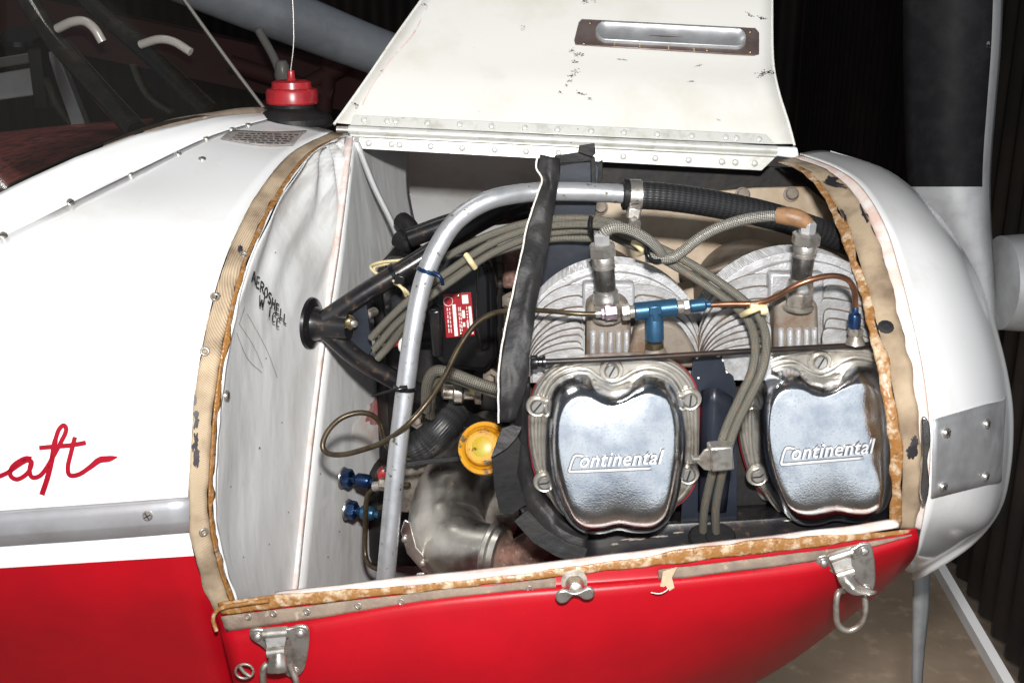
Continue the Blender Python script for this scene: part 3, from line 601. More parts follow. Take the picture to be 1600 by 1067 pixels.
def band(name, f0, f1, mt, off, th, nz=0, i0=0, i1=None, ss=40, kk=2):
    rows = []
    for i, (a, b) in enumerate(zip(s0, tb)):
        if i < i0 or (i1 is not None and i > i1): continue
        p, q = a.lerp(b, f0), a.lerp(b, f1)
        p = p + V((0, 0, nz * mnoise.noise(p * ss))); q = q + V((0, 0, nz * mnoise.noise(q * ss + V((7, 0, 0)))))
        rows.append([p + V((0, -off, 0)), p.lerp(q, .5) + V((0, -off - th * .4, 0)), q + V((0, -off, 0))])
    return grid(name, rows, mt, lc, kk, 1, th)
lipr = [[p + V((0, .010, .0085)), p + V((0, .004, .0090)), p + V((0, -.0005, .0080)), p + V((0, -.001, .0045))] for p in [a + V((0, 0, .0012 * mnoise.noise(a * 20))) for a in s0]]
lipr = [r for i, r in enumerate(lipr) if 8 < i < 96]
grid('lip', lipr, m_lip, lc, 2, 1, .0012)
band('glue_band', -.70, .12, m_glue2, .0022, .002, .0022, 1, 97, 55, 3)
t1 = band('edge_tape', .10, 1.02, m_tapeold, .0042, .0012, .0008, 1, 48, 30)
t2 = band('edge_tape', .30, 1.0, m_tapeold, .0042, .0012, .0010, 62, 97, 30)
for px, py in ((388, 953 + 10), (428, 958), (560, 946), (627, 940), (480, 955), (828, 919)): on('eyelet', me_eyelet, t1, px, py, lc, 0, .8)
plate('torn_tape_end', [(1036, 893), (1058, 886), (1050, 902), (1054, 918), (1046, 923), (1040, 915), (1030, 921), (1034, 906)], -.058, .001, m_tape, lc, .0003)
tube('thread', P([(1017, 925, -.066), (1030, 927, -.068), (1040, 923, -.067), (1045, 918, -.064)]), .0005, m_rubedge, lc, 6, 4)
# left-hand end fold and seam
tube('end_fold', P([(338, 985, -.042), (333, 965, -.042), (345, 950, -.043), (380, 943, -.046), (420, 938, -.047)]), .0019, m_glue2, lc, 8, 5)
for (px, py, rx, ry, m) in ((420, 984, 34, 5, m_black), (375, 990, 18, 4, m_black), (345, 1000, 5, 20, m_black), (363, 1015, 3, 3, m_ink), (1240, 920, 12, 2, m_tapeold), (1374, 892, 13, 6, m_ink), (1400, 870, 20, 1.3, m_ink), (1200, 882, 9, 3, m_wlabel), (1396, 852, 9, 2, m_lip)):
    blob('grime_mark', lskin, px, py, rx, ry, m, lc, -.15 if px != 1374 else -.5, .0008, 2, .6)
for pts in ([(1418, 850), (1412, 866), (1395, 876)], [(1330, 905), (1360, 880), (1395, 868)]): ribbon('scratch', [pts], lskin, m_black, lc, 1.2, .0006, 4)
# wing nut
wn = thing('wing_nut', 'small bow tie shaped wing fastener on the lower cowl edge', 'fastener', at(898, 920, -.065))
plate('wings', [(868, 932), (873, 924), (884, 922), (892, 925), (900, 926), (908, 923), (920, 918), (928, 922), (929, 931), (922, 937), (912, 937), (904, 932), (895, 932), (886, 941), (876, 943), (870, 939)], -.078, .004, m_steel, wn, .0015, 3)
lathe('post', [(.0085, -.004), (.0085, .0), (.0078, .006), (.006, .010), (.0055, .016), (.002, .0175)], m_steel, at(898, 912, -.056), (0, -1, .25), wn)
lathe('washer', [(.0115, 0), (.0115, .0015), (.006, .002)], m_dirty, at(897, 908, -.055), (0, -1, .3), wn)
# latches
def latch(pts_plate, cx, cy, Y, ang, label, surf, flip=1, s=1.0, bailpts=None, hookpts=None):
    c_, s_ = math.cos(ang), math.sin(ang)
    def q(x, y): return (cx + (x * c_ - y * s_) * s, cy + (x * s_ + y * c_) * s)
    # stamped base plate with pressed border
    base = [(-46, -32), (-30, -34), (-16, -30), (16, -33), (30, -37), (44, -34), (47, -20), (44, 5), (36, 34), (22, 44), (8, 40), (-8, 18), (-26, -4), (-44, -18)]
    l = plate('latch', [q(*p) for p in base], Y, .0035, m_steel, lc, .0012, 3); l['label'] = label
    for rx, ry in ((-34, -22), (33, -25), (22, 34)):
        place('rivet', dome('latch_rivet', .0042, .003, m_steel), at(*q(rx, ry), Y), V((0, -1, .2)), l)
    # saddle rolls
    a, b = at(*q(-24, -26), Y - .004), at(*q(14, -28), Y - .004)
    tube('roll', [a, b], .0052, m_steel, l, 16, 1)
    plate('saddle', [q(-24, -26) + (Y - .0075,), q(12, -28) + (Y - .0075,), q(8, 2) + (Y - .012,), q(-20, 4) + (Y - .012,)], Y, .0022, m_steel, l, .0008)
    a, b = at(*q(-19, 3), Y - .011), at(*q(9, 1), Y - .011)
    tube('roll', [a, b], .0048, m_steel, l, 16, 1)
    rows = []
    for (x0, x1, y, d) in hookpts: rows.append([at(*q(x0, y), Y - d), at(*q((x0 + x1) / 2, y + 1), Y - d - .004), at(*q(x1, y), Y - d)])
    grid('lever', rows, m_steel, l, 4, 5, .0022)
    tube('bail', [at(*q(x, y), Y - d) for x, y, d in bailpts], .0028, m_dirty, l, 10, 6)
    return l
latch(None, 437, 1015, -.064, R(-2), 'worn steel latch at the firewall end of the red cowl', lskin, 1, 1.0,
      [(-20, 20, .014), (-27, 30, .016), (-26, 60, .016), (-20, 85, .014), (5, 92, .014), (22, 82, .014), (24, 50, .015), (18, 32, .014), (14, 20, .014)], [(-17, 10, 4, .012), (-19, 10, 16, .016), (-21, 11, 28, .018), (-22, 10, 36, .017)])
latch(None, 1325, 892, -.043, R(-14), 'worn steel latch with hanging wire loop at the nose end of the red cowl', lskin, 1, .98,
      [(-14, 28, .010), (-24, 30, .016), (-32, 50, .018), (-36, 78, .018), (-22, 92, .018), (0, 86, .018), (12, 66, .017), (16, 42, .015), (13, 30, .012)], [(-20, 6, 4, .012), (-18, 10, 16, .017), (-12, 18, 28, .020), (-2, 30, 38, .026), (8, 38, 42, .030)])
rg = tube('split_ring', [at(382 + 14 * math.cos(a * .55), 1048 + 11 * math.sin(a * .55), -.066) for a in range(12)], .0012, m_dirty, lc, 8, 4)
tube('pin', P([(374, 1040, -.068), (382, 1050, -.068), (391, 1056, -.068)]), .0016, m_dirty, lc, 8, 3)
# ================================================================== HOOD PANEL (opened cowl half) and HINGE
hp = thing('hood_panel', 'open cream white hood panel hinged up above the engine', 'hood panel', at(880, 190, .4))
L_ = [(522, 196, .40), (541, 170, .415), (575, 122, .445), (610, 70, .485), (662, -3, .545), (695, -50, .58)]
Rr = [(1241, 229, .40), (1232, 195, .415), (1215, 140, .445), (1207, 90, .485), (1206, -3, .545), (1206, -50, .58)]
rows = []
for i, (a, b) in enumerate(zip(L_, Rr)):
    A, B = at(*a), at(*b); r_ = []
    for k in range(9):
        s = k / 8; p = A.lerp(B, s); e = max(0, abs(s - .5) * 2 - .88) / .12
        p += V((0, .0015 * mnoise.noise(p * 12), .003 * e)); r_.append(p)
    rows.append(r_)
hood = grid('skin', rows, m_whiteold, hp, 3, 5, .0012)
edge = spline(P(L_), 4); edge = [e + V((0, -.001, .001)) for e in edge]
tube('rolled_edge', edge, .0018, m_whiteold, hp, 8, 1)
tube('rolled_edge', [e + V((0, -.001, .001)) for e in spline(P(Rr), 4)], .0016, m_whiteold, hp, 8, 1)
pr = [hit(hood, *p) for p in ((909, 31), (1180, 45), (1186, 52), (1186, 86), (1178, 88), (899, 71), (897, 64), (904, 36))]
n0 = pr[0][1]; vs = [l + n0 * .0012 for l, n in pr]; vs += [l - n0 * .001 for l, n in pr]; n = 8
rec = obj('recess_plate', mesh('recess_plate', vs, [tuple(range(n)), tuple(reversed(range(n, 2 * n)))] + [(i, i + n, (i + 1) % n + n, (i + 1) % n) for i in range(n)], m_recess, face='out', ang=30), hp); bevel(rec, .0006)
BV[rec.name] = BVHTree.FromPolygons(vs, [tuple(range(n))])
# pressed-in bright louvre: pill-shaped bulge standing off the plate
c0 = V((1048, 57)); vs = []; fs = []; N = 40
for ri, (f, h) in enumerate(((1.08, 0), (1.0, .0040), (.93, .0048), (.84, .0038), (.55, .0012), (.10, .0004))):
    for j in range(N):
        a = 2 * math.pi * j / N; ca, sa = math.cos(a), math.sin(a)
        x = (98 + 18 * f) * 0 + (100 if ca > 0 else -100) * (1 if abs(ca) > 1e-6 else 0) + 17 * f * ca; y = 15 * f * sa
        x = max(-117, min(117, x)) if abs(ca) > .02 else 0
        X, Yp = c0.x + x, c0.y + y + x * .052
        l, nn = hit(rec, X, Yp)
        if l is None: l, nn = hit(hood, X, Yp); l = l + nn * .0012
        vs.append(l + nn * (h + .0003))
for i in range(5):
    for j in range(N): k = (j + 1) % N; fs.append((i * N + j, i * N + k, (i + 1) * N + k, (i + 1) * N + j))
fs.append(tuple(5 * N + j for j in range(N)))
obj('louvre', mesh('louvre', vs, fs, m_alu, face='cam', ang=75), rec)
for px, py in ((922, 36), (965, 39), (1006, 41), (1048, 43), (1092, 45), (1136, 51), (1172, 50), (960, 70), (1000, 72), (1045, 75), (1085, 78), (1105, 79), (1140, 77), (1172, 82), (912, 68)): on('rivet', me_brassrivet, rec, px, py, rec, 0, 1)
rsd = random.Random(3)
for (px, py, rx, ry, rot) in ((905, 86, 11, 4, .3), (893, 80, 6, 3, .1), (898, 97, 7, 2.5, 0), (899, 111, 6, 4, .2), (894, 119, 6, 2.4, 0), (891, 127, 5, 2, .2), (885, 134, 3, 2, 0), (876, 145, 3.5, 2, .4), (910, 148, 10, 2, .3), (923, 155, 4, 2, .2), (817, 44, 3, 3, 0), (1196, 114, 12, 4.5, -.1), (1188, 118, 6, 4, .2), (1208, 113, 7, 3, 0), (1172, 24, 6, 1.6, .5), (1190, 29, 12, 2, .2), (555, 163, 6, 2.5, -.1), (558, 168, 2.5, 5, .4), (596, 111, 3, 2, 0), (663, 8, 4, 1.5, 0), (915, 3, 8, 2.5, 0), (928, 1, 3, 3, 0), (1092, 103, 7, .9, -.25), (1080, 128, 5, .8, 0), (1122, 188, 3, 1.2, .3), (974, 94, 8, 1, .1)):
    flecks('scuff_mark', hood, px, py, rx, ry, m_black if rx > 3.4 else m_castedge, hp, rot)
ribbon('stain_line', [[(668, 10), (645, 55), (615, 88), (592, 118), (578, 140), (566, 165)]], hood, m_seam, hp, 2.2, .0004, 6)
ph = thing('piano_hinge', 'long riveted piano hinge along the bottom of the open hood', 'hinge', at(880, 215, .39))
def leaf(q, Y, name):
    o = plate(name, q, Y, .0016, m_hinge, ph, .0005); return o
lu = leaf([(553, 180, .398), (1196, 210, .398), (1212, 226, .392), (547, 196, .392)], .395, 'hinge_leaf')
ll = leaf([(548, 213, .390), (1213, 245, .390), (1190, 267, .388), (566, 233, .388)], .389, 'hinge_leaf')
k0, k1 = at(545, 203, .389), at(1214, 235, .389); NK = 26
kn = [k0.lerp(k1, i / NK) for i in range(NK + 1)]
vs, fs, uv = tube_data([k0, k1], .0049, 16, 1); vknuckle = mesh('knuckle', vs, fs, m_hinge, ang=50)
obj('knuckle', vknuckle, ph)
tube('knuckle_bead', [at(547, 212, .387), at(1213, 243.5, .387)], .0018, m_hinge, ph, 8, 1)
tube('hinge_pin', [at(526, 203, .39), at(548, 203.5, .39)], .0042, m_steel, ph, 12, 1)
plate('end_lug', [(1214, 230), (1246, 231), (1249, 244), (1240, 248), (1212, 244)], .386, .01, m_white, ph, .0015)
for px in (569, 605, 618, 668, 718, 768, 820, 871, 924, 975, 1027, 1081, 1134, 1151, 1186): on('rivet', me_rivet, lu, px, 188 + (px - 569) * .0483, lu, 0, 1)
for px in (576, 612, 624, 673, 722, 773, 822, 873, 974, 1024, 1076, 1128, 1149, 1179): on('rivet', me_rivet, ll, px, 224 + (px - 576) * .0525, ll, 0, 1.05)
# ================================================================== NOSE BOWL
nb = thing('nose_bowl', 'smooth white nose bowl at the front of the cowling', 'nose bowl', at(1500, 560, .1))
e0 = [(1212, 252), (1252, 268), (1292, 318), (1318, 385), (1340, 450), (1354, 510), (1371, 580), (1384, 650), (1390, 720), (1391, 775), (1386, 826)]
e1 = [(1220, 250), (1262, 266), (1302, 314), (1332, 378), (1353, 445), (1370, 508), (1388, 578), (1402, 650), (1409, 720), (1408, 775), (1402, 826)]
e2 = [(1240, 246), (1290, 264), (1332, 300), (1366, 362), (1388, 432), (1405, 505), (1422, 575), (1434, 650), (1438, 720), (1436, 775), (1428, 826)]
e3 = [(1250, 242), (1303, 262), (1345, 292), (1382, 352), (1406, 425), (1425, 500), (1441, 572), (1451, 650), (1453, 720), (1447, 778), (1438, 830), (1428, 868), (1400, 880)]
y3 = [.38, .28, .2, .115, .058, .015, -.016, -.031, -.033, -.027, -.012, .025, .14]
sl = [(1305, 243), (1392, 276), (1455, 333), (1500, 395), (1530, 455), (1553, 520), (1568, 580), (1576, 640), (1573, 715), (1557, 780), (1515, 838), (1452, 880), (1425, 893)]
ys = [.42, .36, .29, .23, .18, .145, .125, .115, .12, .14, .17, .19, .25]
fc_ = V((.50, .41, 1.155)); rows = []
for i in range(13):
    A, B = at(*e3[i], y3[i]), at(*sl[i], ys[i]); r_ = [A]
    for s, bl in ((.35, .8), (.65, 1), (.88, .6)):
        p = A.lerp(B, s); out = (p - V((p.x, .41, 1.155))).normalized(); r_.append(p + out * bl * .028 * min(1, max(.15, (i) / 3), ) * (1 if i < 10 else .25 if i == 10 else .05))
    r_.append(B); C_ = B.lerp(fc_, .35); C_.x = max(B.x - .005, .46); r_ += [C_, B.lerp(fc_, .6) + V((-.02, 0, 0))]
    rows.append(r_)
bowl = grid('shell', rows, m_white, nb, 5, 6, .0015)
E0, E1, E2, E3 = [dense([at(*p, y + .004) for p, y in zip(e, y3)], 8) for e in (e0, e1, e2, e3)]
off = V((0, -.002, 0))
grid('flange', [[c + V((0, .0, 0)), d + V((0, -.001, 0))] for c, d in zip(E2, E3)], m_lip, nb, 3, 1, .001)
nt = grid('rim_tape', [[a + off, a.lerp(b, .5) + off * 1.4, b + off + edge_noise(b, .003, 60)] for a, b in zip(E1, E2)], m_canvas, nb, 2, 1, .001)
grid('glue_line', [[a + off * .5 + edge_noise(a, .002, 70, 4), a.lerp(b, .5) + off * 1.8, b + off * 1.7 + edge_noise(b, .0045, 45)] for a, b in zip(E0, E1)], m_glue2, nb, 3, 1, .0015)
for (px, py, rx, ry, rot) in ((1306, 290, 26, 5, .25), (1300, 282, 12, 7, .2), (1318, 338, 5, 13, -.5), (1352, 335, 6, 20, -.4), (1428, 690, 7, 14, 0), (1424, 706, 10, 12, 0), (1380, 392, 4, 18, -.3)): blob('tar_patch', nt, px, py, rx, ry, m_black, nb, rot, .0012, 6, .6)
rh = on('rivet_hole', lathe_mesh('rivet_hole', [(.007, -.0003), (.007, .0006), (.004, .0012), (.0038, .0002)], m_ink, 12), nt, 1384, 511, nb)
def bp(px, py, Y, o_=.003):
    l, nn = hit(bowl, px, py); return (l + nn * o_) if l is not None else at(px, py, Y)
fb = rows
cols = []
for s in (0, .25, .5, .75, 1):
    top, bot = (1455 + 112 * s, 655 - 32 * s), (1452 + 108 * s, 776 - 26 * s)
    cols.append([bp(top[0] + (bot[0] - top[0]) * q, top[1] + (bot[1] - top[1]) * q, .03) for q in (0, .33, .66, 1)])
e_ = cols[-1]; cols.append([p + V((.0045, .03, 0)) for p in e_]); cols.append([p + V((.0035, .055, 0)) for p in e_])
strap = grid('metal_strap', cols, m_alu, nb, 3, 4, .0016)
for px, py in ((1473, 760), (1539, 744), (1478, 676), (1541, 662)): on('screw', me_screw, strap, px, py, strap, .6, 1.1)
plate('bright_clip', [(1441, 655), (1452, 660), (1455, 690), (1450, 720), (1453, 760), (1446, 790), (1438, 770), (1442, 720)], -.042, .004, m_chrome, nb, .0015, 3)
# ================================================================== PROPELLER
pp = thing('propeller', 'black and grey two blade propeller in front of the nose bowl', 'propeller', at(1590, 440, .41))
rows = []
for y, a, b in ((-520, 1422, 1556), (-300, 1414, 1566), (-60, 1411, 1568), (60, 1411, 1565), (150, 1412, 1558), (230, 1414, 1551), (292, 1419, 1548), (360, 1432, 1550), (440, 1470, 1555), (530, 1500, 1562)):
    tw = .0 if y < 250 else min(1, (y - 250) / 200)
    rows.append([at(a + (b - a) * s, y, Y) for s, Y in ((0, .44 - .03 * tw), (.3, .41), (.6, .395), (.9, .40 - .01 * tw), (1, .425))])
grid('blade', rows, [m_propb, m_props], pp, 3, 4, .02, mi=lambda i, j: 0 if (i < 6 and j < 2.95) else 1)
rows = []
for y, a, b in ((560, 1470, 1560), (700, 1450, 1520), (850, 1428, 1462), (950, 1426, 1452), (1100, 1424, 1440), (1400, 1421, 1434)):
    rows.append([at(a + (b - a) * s, y, Y) for s, Y in ((0, .436), (.5, .432), (1, .44))])
grid('blade', rows, m_props, pp, 3, 4, .012)
lathe('hub', [(.045, 0), (.058, .004), (.060, .03), (.060, .06), (.052, .07), (.02, .075)], m_props, at(1556, 442, .42), (1, 0, 0), pp, 36)
# ================================================================== CRANKCASE, TAN TOP SHEET, DARK BAFFLES
o = plate('black_back_sheet', [(935, 250), (1240, 262), (1300, 330), (1300, 380), (1100, 340), (935, 330)], .44, .003, m_gloom, None, .0005); tag(o, 'black sheet below the hinge', 'baffle')  # near-black sheet filling the area below the hinge
cc = thing('top_cover', 'tan stained cover sheet behind the cylinder tops', 'cover', at(1120, 360, .32))
tc_ = plate('sheet', [(880, 300, .36), (1000, 296, .36), (1092, 302, .36), (1180, 294, .36), (1262, 292, .36), (1292, 318, .36), (1345, 400, .33), (1360, 520, .3), (880, 520, .3)], .33, .004, m_tan, cc, .001)
for px, py in ((938, 325), (1160, 305), (1236, 304), (988, 358)): on('bolt', me_bolt, tc_, px, py, cc, random.random())
rows = [P([(1060, 428, .25), (1120, 412, .26), (1180, 392, .26), (1232, 384, .26)]), P([(1062, 434, .24), (1120, 420, .25), (1180, 400, .25), (1236, 392, .25)])]
grid('lower_fold', rows, m_castedge, cc, 4, 2, .006)
nv = thing('side_baffle', 'dark navy painted baffle sheet behind the rubber seal', 'baffle', at(890, 330, .14))
plate('sheet', [(846, 265), (928, 250), (936, 262), (930, 345), (948, 405), (900, 430), (850, 480), (815, 480)], .145, .002, m_navy, nv, .0006)
plate('folded_tab', [(866, 244), (905, 238), (925, 240), (930, 252), (868, 256)], .139, .002, m_rubber, nv, .0006)
plate('folded_tab', [(905, 228), (929, 224), (931, 240), (925, 246), (903, 238)], .134, .002, m_rubber, nv, .0006)
plate('edge_angle', [(923, 248), (930, 246), (931, 295), (924, 297)], .138, .008, m_rubber, nv, .0006)
plate('side_tab', [(930, 256), (942, 250), (941, 282), (931, 290)], .15, .002, m_rubber, nv, .0006)
ib = thing('intercylinder_baffle', 'dark navy chipped baffle sheet between the two valve covers', 'baffle', at(1120, 700, .045))
ibp = plate('sheet', [(1083, 556), (1128, 553), (1134, 578), (1146, 588), (1150, 604), (1152, 640), (1152, 860), (1060, 860)], .0215, .002, m_navy, ib, .0006)
rows = [P([(1095, 610, .021), (1118, 605, .010), (1145, 620, .021)]), P([(1092, 700, .021), (1115, 700, .006), (1145, 700, .021)]), P([(1090, 800, .021), (1108, 800, .006), (1135, 800, .021)])]
grid('pressed_rib', rows, m_navy, ib, 4, 4, .001)
for px, py, rx, ry in ((1130, 562, 3, 4), (1136, 580, 4, 3), (1147, 590, 4, 3), (1152, 603, 2, 4), (1089, 558, 3, 3), (1108, 555, 6, 1.5), (1091, 590, 2, 2), (1122, 556, 4, 2)): blob('paint_chip', ibp, px, py, rx, ry, m_wlabel, ib, 0, .0006, 5, .6, 14)
bb = thing('lower_baffle', 'black lower baffle tray under the valve covers', 'baffle', at(1150, 830, .02))
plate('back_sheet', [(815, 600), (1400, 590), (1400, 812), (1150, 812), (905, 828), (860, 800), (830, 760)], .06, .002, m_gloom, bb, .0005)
rows = [P([(880, 800, .058), (1150, 790, .058), (1400, 770, .058)]), P([(895, 823, .02), (1150, 811, .02), (1392, 796, .02)]), P([(895, 829, .016), (1150, 817, .016), (1392, 800, .016)]), P([(900, 870, .0), (1150, 850, .0), (1395, 830, .0)]), P([(900, 910, -.02), (1150, 880, -.02), (1395, 845, -.01)])]
tr = grid('tray', rows, [m_blackp, m_gloom], bb, 6, 3, .002, mi=lambda i, j: 1 if i >= 2.9 else 0)
for px, py, rx, ry in ((965, 823, 40, 3.5), (1010, 821, 26, 3), (1040, 816, 8, 3), (990, 842, 24, 2.5), (1030, 838, 18, 2), (960, 850, 7, 2), (1060, 832, 10, 2), (1072, 797, 3, 3), (1078, 802, 2, 2), (1250, 812, 30, 1.5), (1310, 808, 20, 1.2)): blob('paint_chip', tr, px, py, rx, ry, m_wlabel if py < 830 else m_castedge, bb, -.06, .0006, 5, .7)
for px, py in ((1100, 842), (1124, 840)): lathe('grommet', [(.013, 0), (.015, .002), (.013, .005), (.009, .005)], m_rubber, at(px, py, .006), (0, -.6, 1), bb, 18)
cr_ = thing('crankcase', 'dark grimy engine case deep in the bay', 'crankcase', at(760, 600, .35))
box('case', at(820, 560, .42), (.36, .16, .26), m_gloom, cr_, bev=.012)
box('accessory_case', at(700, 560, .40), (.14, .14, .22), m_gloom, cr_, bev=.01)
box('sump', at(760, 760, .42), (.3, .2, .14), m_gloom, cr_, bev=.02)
for px, py, Y in ((800, 470, .3), (800, 520, .3), (790, 400, .32), (770, 590, .28)): lathe('stud_nut', [(.011, 0), (.011, .008), (.006, .010), (.006, .02), (.002, .021)], m_castedge, at(px, py, Y), (-.2, -1, .2), cr_, 6)
box('rust_pad', at(806, 415, .3), (.03, .02, .05), m_rust, cr_, bev=.004)
# ================================================================== CYLINDERS
def px_disc(name, cx, cy, r, Y, th, mt, parent, n=72):
    c = at(cx, cy, .09); c = V((c.x, Y, c.z)); rm = r
    return lathe(name, [(rm * .97, 0), (rm, .0004), (rm, th - .0004), (rm * .97, th)], mt, c, (0, 1, 0), parent, n)
def cylinder(cx, cy, Rp, xr, xl, label, nright, bossr):
    k = mpp(at(cx, cy, .09)); Rm = Rp * k
    t = thing('engine_cylinder', label, 'engine cylinder', at(cx, cy, .1), 'finned engine cylinders')
    px_disc('barrel', cx, cy, Rm * .60, .085, .24, m_castedge, t)
    for i in range(8): px_disc('cooling_fin', cx, cy, Rm * (1.0 - .003 * i), .092 + .0052 * i, .0026, m_cast, t)
    px_disc('head', cx, cy, Rm * .93, .082, .010, m_cast, t)
    def shelf(pts, Y, th=.0036): return plate('head_fin', pts, Y, th, [m_cast, m_castedge], t, .0003)  # darker side faces put the edge shading into the fin colours
    def terrace(side, xe0, n, bs):
        for i in range(n):
            Y = .0800 - .0072 * i; f = bs[i]; b = Rp * f; oy = cy + 14; xe = xe0 + side * (2.5 * math.sin(i * 2.1) + (3 if i > 2 else 0))
            left = cx + side * Rp * (.925 - .012 * i); aa = abs(xe - left); pts = []
            ex = .5 if i < 2 else .5
            for q in range(19):
                th = math.pi / 2 * q / 18; pts.append((xe + side * aa * max(0, math.cos(th)) ** (.9 if i > 2 else .8), oy - b * math.sin(th) ** (1.0 if i > 2 else .85)))
            tp = pts.pop(); pts.append((xe + side * 7, tp[1] + .5)); pts += [(xe + side * 2, tp[1] + 4), (xe, tp[1] + 12), (xe, oy + 24), (left, oy + 24)]
            shelf(pts, Y)
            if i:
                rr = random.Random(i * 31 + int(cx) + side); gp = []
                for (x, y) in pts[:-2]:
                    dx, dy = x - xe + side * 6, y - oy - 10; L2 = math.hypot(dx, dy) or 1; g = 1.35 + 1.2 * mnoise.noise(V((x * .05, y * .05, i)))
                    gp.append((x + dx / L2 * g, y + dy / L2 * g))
                plate('fin_gap_shade', gp + pts[-2:], Y + .0032, .003, m_gapshade, t, 0)  # added dark plate paints a shade line above each fin
    terrace(-1, xr, 9, (.86, .735, .62, .54, .47, .40, .33, .26, .19))
    terrace(1, xl, nright, (.86, .74, .62, .52, .43, .34))
    # spine carrying the plug boss, with small vertical ribs
    plate('head_spine', [(xr - 4, cy - Rp * .78), (xl + 4, cy - Rp * .78), (xl + 6, cy + 20), (xr - 6, cy + 20)], .066, .014, m_cast, t, .003)
    xm = (xr + xl) / 2
    plate('plug_boss', [(xm - 34, cy - 80), (xm - 20, cy - 92), (xm + 20, cy - 92), (xm + 34, cy - 80), (xm + 36, cy + 10), (xm - 36, cy + 10)], .040, .028, m_castedge, t, .004)
    for d in (-25, -11, 2, 15, 27): tube('boss_rib', P([(xm + d, cy - 46, .05), (xm + d, cy - 40, .040), (xm + d, cy + 4, .040)]), .0030, m_cast, t, 10, 2)
    plate('rocker_box', [(cx - 70, cy + 22), (cx - 40, cy + 12), (cx + 60, cy + 12), (cx + 90, cy + 22), (cx + 90, cy + 180), (cx + 50, cy + 230), (cx - 50, cy + 230), (cx - 70, cy + 180)], .05, .04, m_cast, t, .006)
    return t
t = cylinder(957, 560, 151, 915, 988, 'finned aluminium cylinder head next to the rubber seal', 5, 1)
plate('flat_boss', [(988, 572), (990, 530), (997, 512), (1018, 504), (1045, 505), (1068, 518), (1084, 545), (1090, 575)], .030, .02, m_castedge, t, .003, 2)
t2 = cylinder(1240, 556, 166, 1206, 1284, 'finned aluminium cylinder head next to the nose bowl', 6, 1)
# ================================================================== VALVE COVERS
A_ = [(956, 600), (938, 594), (920, 582), (895, 582), (872, 593), (858, 614), (851, 645), (849, 685), (851, 722), (858, 752), (872, 781), (891, 806), (912, 820), (938, 822), (962, 817), (988, 821), (1016, 818), (1040, 801), (1055, 770), (1066, 732), (1071, 690), (1068, 645), (1058, 608), (1040, 587), (1012, 579), (990, 584), (974, 594)]
F_ = [(957, 637), (942, 635), (924, 628), (904, 627), (889, 637), (880, 655), (876, 680), (876, 706), (879, 730), (885, 757), (891, 780), (899, 798), (916, 807), (940, 806), (966, 800), (992, 804), (1016, 804), (1033, 792), (1041, 768), (1043, 735), (1046, 700), (1045, 668), (1040, 642), (1030, 626), (1012, 620), (990, 627), (972, 634)]
G_ = [(955, 556), (998, 555), (1038, 561), (1068, 578), (1086, 604), (1092, 640), (1093, 690), (1092, 722), (1088, 748), (1074, 774), (1048, 795), (1010, 812), (960, 817), (905, 808), (868, 788), (845, 760), (833, 725), (827, 690), (826, 650), (832, 620), (846, 593), (870, 572), (908, 560)]
SC = [(955, 577), (840, 632), (1077, 622), (851, 750), (1074, 738)]
Yfl = .012
